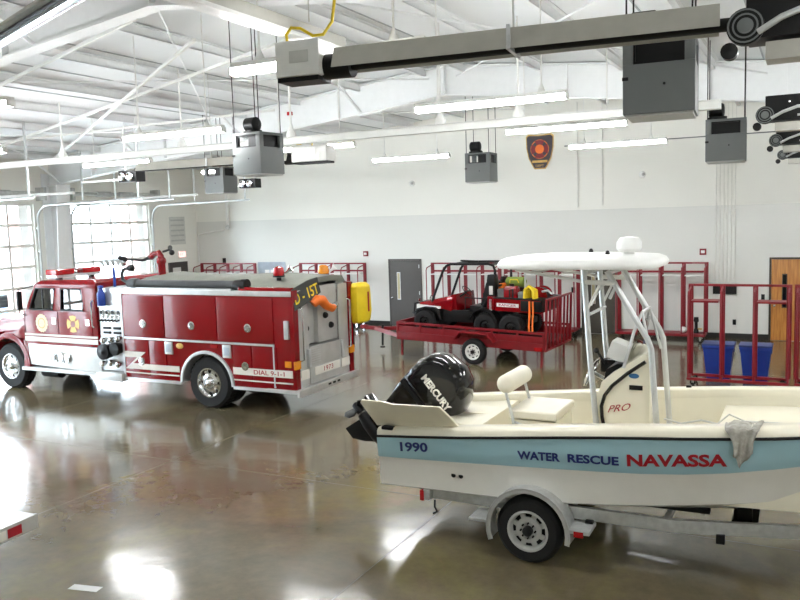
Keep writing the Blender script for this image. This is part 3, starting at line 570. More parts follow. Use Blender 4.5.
# beacons on the rear
for (x,y,z,mn,lb) in ((3.3,-.55,2.56,'redlens','red warning beacon with chrome horn on the rear of the fire engine hose bed'),(3.5,.75,2.5,'amber','yellow and black warning beacon on the far rear corner of the fire engine')):
    t=thing('warning_beacon',lb,'beacon',(-12.5+x,13.32+y,z))
    MB().lathe((0,0,0),(0,0,1),[(.05,0),(.05,.06),(.12,.07),(.12,.1),(0,.1)],16).build('base','black',t);MB().lathe((0,0,.1),(0,0,1),[(.11,0),(.12,.05),(.1,.15),(.05,.18),(0,.185)],18).build('lens',mn,t);MB().lathe((.12,.05,.14),(.6,.2,.5),[(.02,0),(.03,.08),(.08,.16),(.07,.16),(0,.1)],14).build('horn','chrome' if mn=='redlens' else 'white',t)
# orange hose on the tail
t=thing('booster_nozzle','orange hose end with chrome nozzle hung on the fire engine tail','hose',(-12.5+4.0,13.32-.16,2.08))
MB().tube([(0,-.3,.02),(.06,-.22,.1),(.08,-.1,.08),(.08,.05,-.04),(.09,.25,-.12),(.06,.36,-.1)],[.085,.1,.1,.085,.075,.06],12).build('hose_body','orange',t); MB().lathe((.06,.36,-.1),(0,.8,.4),[(.05,0),(.07,.05),(.05,.12),(0,.13)],12).build('nozzle','chrome',t)
# yellow bag on rear far corner
t=thing('equipment_bag','bright yellow covered pack hanging beside the rear far corner of the fire engine','bag',(-12.5+4.02,13.32+HW+.25,1.95))
b=MB();b.rings([[(dx*s1,(y)*s1,z) for dx,y in ((-.13,-.28),(.1,-.3),(.16,-.12),(.16,.15),(.1,.3),(-.13,.3))] for z,s1 in ((-.44,.6),(-.4,.92),(-.2,1.04),(.1,1.0),(.34,.95),(.42,.6))]);b.build('pack','yellow',t,bev=.03)
MB().bx(.165,.175,.04,.09,-.2,.22).build('side_label','redink',t); 
m=MB()
for z in (-.3,.25): m.bar((-.1,-.3,z),(-.12,-.46,z),.03)
m.build('carry_bracket','black',t)
r=MB();
for x in (3.65,3.9): r.bx(x,x+.04,HW+.02,HW+.1,1.0,2.4)
for k in range(5): r.bx(3.65,3.94,HW+.05,HW+.08,1.1+k*.28,1.13+k*.28)
r.build('ladder_rack','dark',T)
# ---------------------------------------------------------------- second vehicle at lower left: tail of a rescue truck
T2=thing('rescue_truck','rear step of another truck with red and white reflective tape at lower left','fire truck',(-7.72,4.78,.03),R(4))
b=MB();b.bx(-2.9,-.2,-1.0,.72,.62,2.6);b.build('body','red',T2,bev=.03)
b=MB();b.bx(-2.92,-.18,-.98,.74,.5,.62);b.build('body_skirt','alu',T2,bev=.01)
b=MB();b.bx(-.2,-.17,-.9,.68,.6,2.4);b.build('rear_door','plate',T2,bev=.01)
b=MB();b.bx(-.2,.16,-1.02,1.0,.44,.52);b.bx(.158,.2,-1.024,1.004,.36,.524);b.build('tail_step','plate',T2,bev=.008)
for k in range(4): MB().bx(.2,.204,.78-k*.4-.18,.78-k*.4,.39,.49).build('red_tape','redink',T2); MB().bx(.2,.204,.78-k*.4-.38,.78-k*.4-.2,.39,.49).build('white_tape','stripe',T2)
MB().bx(-.19,-.14,.56,.7,.62,.74).build('tail_lamp','redlens',T2,bev=.01)
for s in (-1,1): wheel(T2,(-1.9,s*.78,.45),s,.45,.28,.26,'alu')
# ---------------------------------------------------------------- red utility trailer (local x from hitch to gate)
A0=R(-3)
TY=R(1.8)
TP=(-7.62,19.42,.02)
U=thing('utility_trailer','red flat utility trailer with white spoked wheel carrying the side by side buggy','trailer',TP,A0)
U.rotation_euler=(0,TY,A0)
TW=.92; TX0,TX1=-2.03,2.05; BZ=.62
b=MB();b.bx(TX0,TX1,-TW,TW,BZ-.04,BZ);b.build('deck',mat('deck_boards','#5a1a1e',.6,var=.2,scale=5),U)
f=MB()
for s in (-1,1): f.bx(TX0,TX1,s*TW-.03,s*TW+.03,.44,.64)
for k in range(6): 
    x=TX0+.05+k*(TX1-TX0-.1)/5; f.bx(x-.03,x+.03,-TW,TW,.46,.58)
f.build('chassis','trailred',U,bev=.006)
for s in (-1,1):
    r=MB();r.bx(TX0,TX1,s*TW-.025,s*TW+.025,.85,.91);r.bx(TX0,TX1,s*TW-.012,s*TW+.012,.62,.8)
    for k in range(7): x=TX0+.03+k*(TX1-TX0-.06)/6; r.bx(x-.025,x+.025,s*TW-.025,s*TW+.025,.62,.87)
    r.build('side_rail','trailred',U,bev=.005)
    fd=MB();y0,y1=s*TW,s*(TW+.27)
    fd.prism([(x+.2,z) for x,z in ((-.48,.6),(-.33,.82),(.47,.82),(.62,.6),(.57,.6),(.44,.78),(-.3,.78),(-.43,.6))],y0,y1);fd.build('fender','trailred',U,bev=.004)
    wheel(U,(.27,s*(TW+.14),.325),s,.33,.2,.2,'white',8,lug=False,sp=.25)
    MB().bx(TX1-.25,TX1-.05,min(s*TW,s*(TW+.05)),max(s*TW,s*(TW+.05)),.46,.54).build('tail_lamp','redlens',U,bev=.005)
MB().cyl((.27,-TW-.1,.33),(.27,TW+.1,.33),.04,10).build('axle','dark',U)
t=MB()
for s in (-1,1): t.bar((TX0,s*.8,.5),(TX0-1.25,0,.5),.08,.1)
t.bx(TX0-1.55,TX0-1.15,-.05,.05,.46,.56);t.build('tongue','trailred',U,bev=.005)
c=MB();c.bx(TX0-1.72,TX0-1.5,-.06,.06,.48,.58);c.build('coupler','trailred',U,bev=.02)
j=MB();j.cyl((TX0-.95,-.1,.06),(TX0-.95,-.1,.64),.03,10);j.cyl((TX0-.95,-.1,.0),(TX0-.95,-.1,.03),.07,12);j.bar((TX0-.95,-.1,.62),(TX0-.78,-.1,.62),.02);j.build('jack','dark',U)
for x,y in ((TX1-.1,-TW+.1),(TX1-.1,TW-.1),(TX0+.1,-TW+.1)):
    MB().bx(x-.025,x+.025,y-.025,y+.025,.0,.5).build('prop_leg','trailred',U)
front=MB();front.bx(TX0-.03,TX0+.03,-TW,TW,.6,.91);front.build('front_rail','trailred',U,bev=.005)
# ramp gate standing at the rear
g=MB();gx=TX1+.03
for y in (-TW,TW): g.bx(gx-.025,gx+.025,y-.025,y+.025,.45,1.72)
g.bx(gx-.025,gx+.025,-TW,TW,1.67,1.72);g.bx(gx-.025,gx+.025,-TW,TW,.45,.5);g.build('gate_frame','trailred',U,bev=.004)
for k in range(6): y=-TW+2*TW*(k+1)/7+.025; MB().bx(gx-.02,gx+.02,y-.05,y+.0,.5,1.67).build('gate_bar','trailred',U)
# ---------------------------------------------------------------- side by side buggy, local to its own empty, front at -x
ca,sa=math.cos(A0),math.sin(A0)
def onT(x,y,z): return (TP[0]+x*ca-y*sa,TP[1]+x*sa+y*ca,z+.02-x*math.sin(TY))
B=thing('utility_buggy','red and black six wheeled side by side buggy with roll cage on the red trailer','buggy',onT(.0,.0,BZ),A0)
B.rotation_euler=(0,TY,A0)
W=.62
for i,x in enumerate((-1.3,.42,1.1)):
    for s in (-1,1): wheel(B,(x,s*(W-.02),.32),s,.32,.26,.16,'dark',6)
    MB().cyl((x,-W+.1,.32),(x,W-.1,.32),.035,8).build('axle','dark',B)
b=MB();b.prism([(-1.5,.35),(1.4,.35),(1.4,.5),(.75,.52),(.5,.56),(-.7,.5),(-.85,.48),(-1.5,.5)],-W+.22,W-.22);b.build('chassis','black',B,bev=.02)
# nose and hood
h=MB();h.rings([[(x,-w,zb),(x,-w*1.02,zt-.1),(x,-w*.85,zt),(x,w*.85,zt),(x,w*1.02,zt-.1),(x,w,zb)] for x,w,zt,zb in ((-1.62,.5,.66,.5),(-1.55,.58,.78,.5),(-1.2,.62,.86,.62),(-.78,.64,.97,.66),(-.55,.62,1.0,.6))]);h.build('hood','red',B,bev=.02)
n=MB();n.rings([[(x,-w,z0),(x,w,z0),(x,w,z1),(x,-w,z1)] for x,w,z0,z1 in ((-1.66,.48,.6,.72),(-1.58,.6,.6,.73))]);n.build('nose_band','white',B,bev=.015)
for s in (-1,1):
    MB().prism([(-1.56,.61),(-.86,.66),(-.86,.72),(-1.56,.74)],s*(W+.0),s*(W+.025)).build('nose_stripe','white',B)
    fn=MB();fn.prism([(-1.6,.5),(-1.52,.64),(-1.3,.7),(-1.0,.69),(-.84,.6),(-.8,.4),(-.86,.4),(-.95,.58),(-1.1,.64),(-1.35,.64),(-1.5,.55)],s*.4,s*(W+.12));fn.build('front_fender','black',B,bev=.01)
    MB().lathe((-1.64,s*.34,.8),(-1,0,.2),[(.07,0),(.07,.03),(0,.035)],14).build('headlight','lens',B)
    sk=MB();sk.prism([(-.82,.34),(.05,.34),(.08,.56),(-.1,.66),(-.6,.64),(-.8,.7)],s*(W-.1),s*W);sk.build('side_panel','black',B,bev=.015)
MB().tube([(-1.62,-.5,.4),(-1.78,-.45,.48),(-1.78,.45,.48),(-1.62,.5,.4)],.03,8).tube([(-1.78,-.4,.48),(-1.76,-.4,.72),(-1.76,.4,.72),(-1.78,.4,.48)],.025,8).build('front_bumper','black',B)
d=MB();d.prism([(-.6,.6),(-.42,.62),(-.48,1.06),(-.62,1.02)],-W+.05,W-.05);d.build('dashboard','red',B,bev=.02)
st=MB();st.lathe((-.26,-.3,1.12),(.7,0,.7),[(.17,-.01),(.185,0),(.17,.012),(.155,0)],22,False);st.bar((-.26,-.46,1.12),(-.26,-.14,1.12),.03);st.cyl((-.26,-.3,1.12),(-.48,-.3,.96),.022,8);st.build('steering_wheel','black',B)
MB().bx(-.1,.38,-W+.1,W-.1,.5,.78).build('seat_base','black',B,bev=.04)
for y in (-.3,.3):
    s_=MB();s_.box((.36,y,1.08),(.16,.46,.62),ry=R(14));s_.box((.48,y,1.42),(.08,.24,.14),ry=R(10));s_.build('seat_back','black',B,bev=.035)
# roll cage
for s in (-1,1):
    y=s*(W-.06)
    MB().tube([(-1.16,y,.8),(-1.1,y,.98),(-.86,y*.97,1.62),(-.76,y*.95,1.77),(-.64,y*.94,1.82),(.42,y*.94,1.86),(.55,y*.94,1.82),(.6,y*.95,1.7),(.6,y,.7)],.034,10).build('cage_hoop','black',B)
    MB().tube([(.58,y,1.3),(.2,y,.62)],.02,8).build('cage_brace','black',B)
    MB().tube([(-.2,y,.55),(-.2,y,.98),(.35,y,.98)],.018,8).build('side_bar','black',B)
for x,z in ((-.66,1.81),(.5,1.85),(.6,1.3)): MB().cyl((x,-W+.1,z),(x,W-.1,z),.03,10).build('cage_cross','black',B)
MB().bx(-.6,-.1,-.03,.03,1.86,1.9).build('cage_plate','black',B)
# cargo bed
cb=MB();
for s in (-1,1): cb.prism([(.68,.72),(1.82,.72),(1.86,1.02),(.66,1.02)],s*(W+.02),s*(W+.06))
cb.bx(.66,.7,-W-.02,W+.02,.72,1.02);cb.bx(.66,1.84,-W-.02,W+.02,.7,.74);cb.build('cargo_bed','red',B,bev=.012)
MB().bx(1.83,1.88,-W-.02,W+.02,.74,1.04).bx(1.35,1.86,-W-.064,-W-.058,.74,1.0).build('tailgate','black',B,bev=.01)
rr=MB().bx(.62,1.9,-W-.08,W+.08,1.015,1.045);rr.build('bed_rim','black',B,bev=.008)
MB().bx(.45,.64,-W-.03,-W+.12,.72,1.06).build('side_pod','red',B,bev=.02); MB().bx(.45,.64,W-.12,W+.03,.72,1.06).build('side_pod','red',B,bev=.02)
for s in (-1,1):
    MB().bx(.72,1.3,min(s*(W+.06),s*(W+.068)),max(s*(W+.06),s*(W+.068)),.82,.91).build('decal','white',B)
    ff=MB();ff.prism(arc(.35,.34,.42,165,10,10)+arc(.35,.34,.37,10,165,10),s*.42,s*(W+.12));ff.build('rear_fender','black',B)
text('RANGER','lettering','redink',B,(.78,-W-.07,.835),(1,0,0),(0,0,1),.46,.06,.002,.01)
# load in the bed
def onB(x,y,z): 
    return onT(x,y,z+BZ)
def load(name,label,cat,x,y,z): return thing(name,label,cat,onB(x,y,z),A0)
BL=.745
t=load('water_backpack','red fire fighting backpack tank in the buggy cargo bed','backpack',1.05,-.42,BL); MB().rings([[(a*k,b*k,z) for a,b in ((-.17,-.14),(.17,-.14),(.19,0),(.17,.14),(-.17,.14),(-.19,0))] for z,k in ((0,.95),(.06,1),(.5,1),(.58,.85))]).build('tank','red',t,bev=.02);MB().bx(-.015,.015,-.16,-.145,.05,.5).build('strap','dark',t);MB().cyl((0,0,.57),(0,0,.63),.06,14).build('cap','black',t);MB().bx(.06,.1,-.165,-.14,.1,.52).build('strap','dark',t)
t=load('storage_box','pale grey box at the front of the buggy cargo bed beside the red backpack','box',.82,-.4,BL);MB().bx(-.1,.06,-.16,.16,0,.46).build('box_body','grey',t,bev=.015);MB().bx(-.105,.065,-.165,.165,.42,.5).build('lid','grey',t,bev=.012)
t=load('storage_box','pale grey box between the red backpack and the yellow hose pack','box',1.36,-.38,BL);MB().bx(-.1,.1,-.16,.16,0,.42).build('box_body','grey',t,bev=.015);MB().bx(-.105,.105,-.165,.165,.38,.45).build('lid','grey',t,bev=.012)
t=load('tool_handle','tall pale handle standing up in the buggy cargo bed','tool',1.28,-.1,BL);MB().cyl((0,0,0),(0,0,.98),.025,8).build('shaft','alu',t);MB().bx(-.05,.05,-.02,.02,.94,1.0).build('grip','white',t,bev=.01)
t=load('duffel_bag','yellow green bag lying on top of the load behind the seats','bag',.95,.12,BL);MB().tube([(-.26,0,.62),(-.22,0,.63),(.22,0,.63),(.26,0,.62)],[.07,.13,.13,.07],14).build('bag_body','green',t);MB().bx(-.3,.3,-.14,.14,0,.5).build('bag_rest','dark',t,bev=.02);MB().tube([(-.12,-.13,.62),(-.1,-.16,.7),(.1,-.16,.7),(.12,-.13,.62)],.014,6).build('handle','yellow',t)
t=load('hose_pack','bright yellow folded hose pack in the buggy cargo bed','hose',1.55,-.42,BL)
for k in range(4): MB().tube([(-.13+k*.035,-.12+k*.06,.2),(-.1+k*.03,-.12+k*.06,.52),(0,-.12+k*.06,.6-.02*k),(.11,-.12+k*.06,.5),(.13,-.12+k*.06,.15),(.02,-.12+k*.06,.05),(-.11,-.12+k*.06,.2)],.045,8).build('hose_loop','yellow',t)
t=load('hose_reel','red hose reel with black hose at the back of the buggy cargo bed','hose reel',1.62,.08,BL+.02);MB().lathe((0,-.2,.3),(0,1,0),[(.24,0),(.24,.02),(.1,.02),(.1,.4),(.24,.4),(.24,.42),(0,.42)],26).build('drum','red',t);MB().lathe((0,-.16,.3),(0,1,0),[(.12,0),(.2,.02),(.2,.3),(.12,.32)],26).build('hose_coil','black',t);MB().bx(-.2,.2,-.24,-.2,0,.1).bx(-.2,.2,.2,.24,0,.1).build('foot','red',t);MB().tube([(.12,-.2,.42),(.3,-.3,.46),(.42,-.34,.38)],.03,8).build('nozzle','alu',t)
t=load('medical_bag','black bag with white label hanging behind the buggy seats','bag',.57,-.5,.7);MB().rings([[(a*k,b*k,z) for a,b in ((-.1,-.13),(.1,-.13),(.12,0),(.1,.13),(-.1,.13))] for z,k in ((.36,.8),(.42,1),(.75,1.05),(.9,.9))]).build('bag_body','black',t,bev=.02);MB().bx(-.04,.06,-.145,-.13,.4,.62).build('label_patch','pale',t,bev=.01);MB().bx(-.05,.03,-.15,-.13,.0,.3).build('label_flap','pale',t,bev=.01)
t=load('life_vest','orange vest behind the buggy seat back','vest',.62,.02,.72);MB().rings([[(a*k,b*k,z) for a,b in ((-.06,-.2),(.06,-.2),(.08,0),(.06,.2),(-.06,.2))] for z,k in ((.0,.9),(.2,1),(.5,1),(.62,.7))]).build('vest_body','orange',t,bev=.03)
for dx,lb in ((0,'left'),(.09,'right')):
    st=MB();st.tube([(0,0,1.0),(.01,-.02,.7),(0,-.05,.4),(.03,-.12,.24)],.024,6);o=st.build('ratchet_strap','orange',loc=onB(1.62+dx,-W-.1,0));o.rotation_euler=(0,0,A0);tag(o,f'orange tie down strap at the back of the buggy, {lb} of the two','strap','orange tie down straps')
# ---------------------------------------------------------------- rolling gear racks
def gear_rack(x0,y,n,bw,label,H=2.2,D=.55,shelves=(),bz=.24,white_bar=True):
    L=n*bw;t=thing('gear_rack',label,'rack',(x0+L/2,y,0),0,'red rolling gear racks')
    f=MB()
    for yy in (-D/2,D/2): f.bx(-L/2,L/2,yy-.03,yy+.03,bz-.06,bz+.0)
    for k in range(n+1): xx=-L/2+k*bw; f.bx(xx-.025,xx+.025,-D/2,D/2,bz-.055,bz-.005)
    f.build('base_frame','rackred',t,bev=.005)
    if white_bar: MB().bx(-L/2,L/2,-D/2,D/2,bz-.003,bz+.012).build('base_shelf','rackred',t)
    for k in range(n+1):
        xx=-L/2+k*bw
        u=MB();u.bx(xx-.05,xx+.05,D/2-.07,D/2,bz,H);u.bx(xx-.02,xx+.02,D/2-.09,D/2-.07,bz,H-.02);
        for q in range(14): u.bx(xx-.035,xx+.035,D/2-.074,D/2-.069,bz+.12+q*.13,bz+.15+q*.13)
        u.build('upright','rackred',t,bev=.004)
        h=MB();h.tube([(xx,D/2-.08,H-.05),(xx,-D/2+.08,H-.12),(xx,-D/2+.02,H-.2),(xx,-D/2+.02,bz)],.018,8);h.build('divider_hoop','rackred',t)
    r=MB();r.bx(-L/2-.05,L/2+.05,D/2-.05,D/2-.01,H-.03,H+.02);r.build('top_rail','rackred',t,bev=.004)
    for k in range(n):
        xx=-L/2+k*bw
        if white_bar: MB().bx(xx+.05,xx+bw-.05,-.02,D/2-.06,H-.36,H-.33).build('hat_shelf','white',t); MB().bx(xx+.05,xx+bw-.05,D/2-.05,D/2-.03,H-.28,H-.22).build('cross_bar','rackred',t)
        elif k in shelves: 
            for z in (H-.32,): MB().bx(xx+.05,xx+bw-.05,-D/2+.04,D/2-.06,z-.02,z+.02).build('wire_shelf','rackred',t)
    for xx in (-L/2+.1,L/2-.1):
        for yy in (-D/2+.03,D/2-.05):
            w=MB().lathe((xx,yy-.02,.06),(0,1,0),[(.06,0),(.06,.035),(0,.035)],16);c=w.build('caster','black',t);MB().bx(xx-.035,xx+.035,yy-.03,yy+.03,.11,bz-.05).bx(xx-.03,xx+.03,yy-.032,yy-.024,.05,.13).build('caster_fork','chrome',c)
    return t
gear_rack(-20.66,23.5,4,.625,'red gear rack on the back wall at far left, seen over the hose bed')
gear_rack(-16.14,23.5,4,.655,'red gear rack on the back wall behind the tail of the fire engine')
gear_rack(-10.97,23.5,4,.58,'red gear rack on the back wall behind the buggy roll cage')
gear_rack(-8.45,23.5,4,.57,'red gear rack on the back wall behind the buggy cargo bed and boat canopy')
gear_rack(-4.95,23.5,4,.6,'red gear rack on the back wall between the brown door and the conduits')
gear_rack(-2.25,17.85,3,.635,'empty red gear rack in front of the two blue bins',H=2.09,D=.5,shelves=(0,2),bz=.16,white_bar=False)
gear_rack(-.2,17.87,3,.635,'red gear rack at the right edge, cut off by the frame',H=2.09,D=.5,shelves=(),bz=.16,white_bar=False)
# blue bins
for x,lb in ((-1.72,'blue rectangular recycling bin behind the left bays of the red rack'),(-.98,'blue rectangular recycling bin behind the right bay of the red rack')):
    t=thing('recycling_bin',lb,'bin',(x,18.5,0),0,'blue bins behind the red rack')
    b=MB();b.rings([[(sx*w,sy*d,z) for sx,sy in ((-1,-1),(1,-1),(1,1),(-1,1))] for z,w,d in ((0,.22,.17),(.02,.235,.18),(.68,.3,.24),(.7,.32,.26),(.76,.32,.26))],True);b.build('bin_body','bluep',t,bev=.02)
    MB().bx(-.33,.33,-.27,.27,.75,.79).build('bin_lid','bin',t,bev=.015)
    for s in (-1,1): MB().bx(s*.3-.02,s*.3+.02,-.08,.08,.6,.66).build('handle','bin',t,bev=.01)
# bits on the rack shelf
t=thing('nozzle_fitting','dark upright nozzle standing on the right end of the back wall gear rack','nozzle',(-2.78,23.45,.25));MB().lathe((0,0,0),(0,0,1),[(.07,0),(.06,.1),(.04,.14),(.04,.3),(.07,.34),(.06,.45),(0,.46)],16).build('body','dark',t);MB().bx(-.02,.15,-.02,.02,.1,.14).build('handle','gold',t)
tag(MB().ball((0,0,.09),.09,16,(1.1,1,.95)).build('white_jug','white',loc=(-3.12,23.4,.252)),'small white round jug on the shelf of the back wall gear rack','jug')
# ---------------------------------------------------------------- boat (local x from the transom to the bow)
BO=(-4.45,8.95,0)
def ip(tab,x):
    if x<=tab[0][0]: return tab[0][1]
    for (a,u),(b,v) in zip(tab,tab[1:]):
        if x<=b:
            t=(x-a)/(b-a); return u+(v-u)*t
    return tab[-1][1]
def sm(tab,x): return (ip(tab,x-.25)+ip(tab,x+.25)+ip(tab,x)*2)/4
ZS=[(-1,1.10),(0,1.17),(1.35,1.30),(2.6,1.43),(4.4,1.58),(6.2,1.74),(7,1.8)]
ZB_=[(-1,.9),(0,.93),(1.45,1.01),(2.45,1.06),(3.25,1.11),(3.85,1.19),(4.45,1.31),(6.2,1.62),(7,1.7)]
ZCh=[(-1,.6),(0,.6),(1.4,.63),(2.1,.66),(3.3,.78),(4.45,.95),(5.6,1.25),(6.2,1.5),(7,1.6)]
YCh=[(-1,.9),(0,.9),(2.8,.92),(4.0,.83),(4.7,.66),(5.6,.34),(6.2,.07),(7,0)]
ZK=[(-1,.5),(0,.5),(3.3,.5),(4.45,.6),(5.6,.98),(6.2,1.46),(7,1.6)]
BB=[(-1,.94),(0,.98),(1,1.05),(3.6,1.06),(4.45,.98),(5.2,.74),(5.8,.44),(6.2,.1),(7,.0)]
XS=[0,.3,.6,1,1.4,1.8,2.2,2.6,3,3.4,3.8,4.2,4.6,5,5.4,5.8,6.05,6.2]
def hy(x,z):
    c,s=sm(ZCh,x),sm(ZS,x);t=(z-c)/(s-c);t=max(-.2,min(1.1,t)); a,b=sm(YCh,x),sm(BB,x)
    return a+(b-a)*(t+.12*math.sin(PI*max(0,min(1,t))))
BT=thing('center_console_boat','white and pale blue rescue boat with canopy and tilted black outboard on a trailer','boat',BO)
h=MB();rs=[]
for x in XS:
    k,c,b=sm(ZK,x),sm(ZCh,x),sm(ZB_,x);yc_=sm(YCh,x)
    half=[(yc_*.33,k+(c-k)*.3-.0),(yc_*.36,k+(c-k)*.3-.02),(yc_*.66,k+(c-k)*.62),(yc_*.69,k+(c-k)*.62-.02),(yc_,c-.02),(yc_+.03,c),(hy(x,(c+b)/2),(c+b)/2),(hy(x,b),b)]
    rs.append([(x,-y,z) for y,z in reversed(half)]+[(x,0,k)]+[(x,y,z) for y,z in half])
h.rings(rs,False,False); n=len(rs[0])
h.f([h.v(p) for p in rs[0]]); hull=h.build('hull','hullw',BT,ang=25)
bd=MB()
for s in (-1,1):
    rr=[]
    for x in XS:
        b,t=sm(ZB_,x),sm(ZS,x);m_=b+(t-b)*.45
        rr.append([(x,s*hy(x,b),b),(x,s*(hy(x,b)+.006),b+.01),(x,s*(hy(x,m_)+.01),m_),(x,s*(hy(x,t)+.008),t)])
    bd.rings(rr,False,False)
x=0;bd.f([bd.v((0,y,z)) for y,z in ((-hy(0,.93),.93),(-hy(0,1.17)-.008,1.17),(hy(0,1.17)+.008,1.17),(hy(0,.93),.93))])
bd.build('blue_band','blue',BT)
rl=MB();
rl.tube([(6.22,0,sm(ZS,6.2)+.01)]+[(x,-hy(x,sm(ZS,x))-.012,sm(ZS,x)+.012) for x in reversed(XS)]+[(-.02,hy(0,1.17)*0,1.185)]+[(x,hy(x,sm(ZS,x))+.012,sm(ZS,x)+.012) for x in XS]+[(6.22,0,sm(ZS,6.2)+.01)],.015,8,False);rl.build('rub_rail','black',BT)
g=MB()
for s in (-1,1):
    rr=[]
    for x in XS:
        t=sm(ZS,x);B_=hy(x,t);i=max(.02,B_-.22) if x<6 else .01
        rr.append([(x,s*B_,t+.02),(x,s*(B_-.005),t+.075),(x,s*(B_-.04),t+.105),(x,s*(i+.02),t+.11),(x,s*i,t+.09),(x,s*i,t-.02)])
    g.rings(rr,True,True)
gun=g.build('gunwale','cream',BT,ang=50)
l=MB();FZ=.82
for s in (-1,1):
    l.rings([[(x,s*max(.02,hy(x,sm(ZS,x))-.2),sm(ZS,x)+.08),(x,s*max(.02,min(hy(x,sm(ZS,x)),sm(YCh,x))-.2),max(FZ,sm(ZCh,x)+.05))] for x in XS],False,False)
l.rings([[(x,-max(.02,min(hy(x,sm(ZS,x)),sm(YCh,x))-.2),max(FZ,sm(ZCh,x)+.05)),(x,max(.02,min(hy(x,sm(ZS,x)),sm(YCh,x))-.2),max(FZ,sm(ZCh,x)+.05))] for x in XS],False,False)
l.build('cockpit_liner','cream',BT)
# aft deck with splash well, bow deck
a=MB()
def deck(x0,x1,dz,n=6):
    mb=MB();rr=[]
    for k in range(n+1):
        x=x0+(x1-x0)*k/n;y=max(.02,hy(x,sm(ZS,x))-.19);z=sm(ZS,x)+dz;rr.append([(x,-y,FZ),(x,-y,z),(x,y,z),(x,y,FZ)])
    mb.rings(rr);return mb
deck(.42,1.12,.02).build('aft_deck','cream',BT,bev=.02); deck(3.62,6.0,-.08,8).build('bow_deck','cream',BT,bev=.025)
MB().bx(.02,.1,-.88,.88,.9,1.25).build('transom','cream',BT,bev=.02)
w=MB();w.prism([(.1,.9),(.44,.9),(.44,1.2),(.1,1.1)],-.5,.5);w.build('splash_well',mat('well_grey','#c9c8c0',.5),BT)
for y in (-.3,.25): hb=MB().bx(.6,1.02,y-.2,y+.2,1.265,1.285).build('deck_hatch','cream',BT,bev=.008)
for x,y in ((3.9,-.3),(4.5,.35)):
    hb=MB().bx(x,x+.5,y-.25,y+.25,sm(ZS,x)-.075,sm(ZS,x)-.02);hb.build('deck_hatch','cream',BT,bev=.015)
cd=MB()
for k in range(4): cd.ball((4.55,-.55+k*.27,1.53),.022,10,(1.6,1,.6))
cd.build('deck_fitting','alu',BT)
for x,s in ((3.2,1),(5.0,1)): MB().bx(x-.03,x+.03,s*(hy(x,sm(ZS,x))-.11)-.02,s*(hy(x,sm(ZS,x))-.11)+.02,sm(ZS,x)+.1,sm(ZS,x)+.135).build('cleat','black',BT,bev=.008)
for x in (.95,2.95,): 
    MB().lathe((x,-hy(x,.82)+.01,.82),(0,-1,0),[(.028,0),(.028,.012),(0,.014)],12).lathe((x+.09,-hy(x+.09,.82)+.01,.82),(0,-1,0),[(.028,0),(.028,.012),(0,.014)],12).build('drain_fitting','black',BT)
# lettering on the side
def onhull(v): v.y=-(hy(v.x,v.z)+.0165);return v
text('1990','lettering','navy',BT,(.31,-1.2,1.035),(1,0,.09),(-.0,0,1),.36,.115,.003,.03,fn=onhull)
text('WATER','lettering','navy',BT,(1.73,-1.2,1.115),(1,0,.045),(0,0,1),.46,.095,.003,.035,fn=onhull)
text('RESCUE','lettering','navy',BT,(2.27,-1.2,1.14),(1,0,.045),(0,0,1),.52,.095,.003,.035,fn=onhull)
text('NAVASSA','lettering','redink',BT,(2.87,-1.2,1.165),(1,0,.105),(0,0,1),.93,.13,.003,.036,fn=onhull)
# open hatch lid leaning outboard at the stern
L=MB();hz=1.285
L.rings([[(x0,-.9+t*.02,hz+.0),(x1,-.9+t*.02,hz+.06),(x1-.12,-1.2+t*.02,hz+.36),(x0+.35,-1.2+t*.02,hz+.345),(x0+.25,-1.22+t*.02,hz+.37),(x0-.02,-1.22+t*.02,hz+.37),(x0-.05,-1.19+t*.02,hz+.33)] for t,x0,x1 in ((0,-.04,1.02),(2.2,-.04,1.02))])
lid=L.build('hatch_lid','cream',BT,bev=.008)
for x in (.14,.72): MB().bx(x-.07,x+.07,-1.0,-.92,hz-.015,hz+.02).build('lid_hinge','dark',lid,bev=.006)
# outboard engine: upright frame (f forward, u up) turned about y
E_=thing('outboard_engine','black outboard engine tilted up on the boat transom, white lettering on its cowl','outboard engine',(BO[0]+.38,BO[1],1.66))
Q=Matrix.Rotation(R(50),4,'Y')
def eb(mb,name,m,par=None,**k): return mb.tf(Q).build(name,m,par or E_,**k)
c=MB();prof=[(-.34,-.28),(-.36,.02),(-.30,.2),(-.18,.3),(.06,.36),(.25,.31),(.42,.14),(.47,0),(.44,-.17),(.28,-.29)]
def sec(w,s,dz=0): return [(x*s+.02*(1-s),w,z*s+dz) for x,z in prof]
c.rings([sec(-.26,.62),sec(-.25,.8),sec(-.215,.93),sec(-.12,1.0),sec(0,1.02),sec(.12,1.0),sec(.215,.93),sec(.25,.8),sec(.26,.62)]);cw=eb(c,'cowl','gloss',ang=60)
text('MERCURY','lettering','stripe',cw,(0,0,0),(1,0,0),(0,0,1),.6,.1,.004,.045)
lt=[o for o in COL.objects if o.parent==cw][-1]
for v in lt.data.vertices: v.co=Q@Vector((v.co.x*.86-.15,-.262+v.co.y,v.co.z-.09+.03))
st=MB();st.rings([[(x*1.01+.0,w,z) for x,z in ((-.3,-.27),(.3,-.27),(.26,-.33),(-.3,-.34))] for w in (-.225,-.2,.2,.225)]);eb(st,'cowl_band','black',bev=.01)
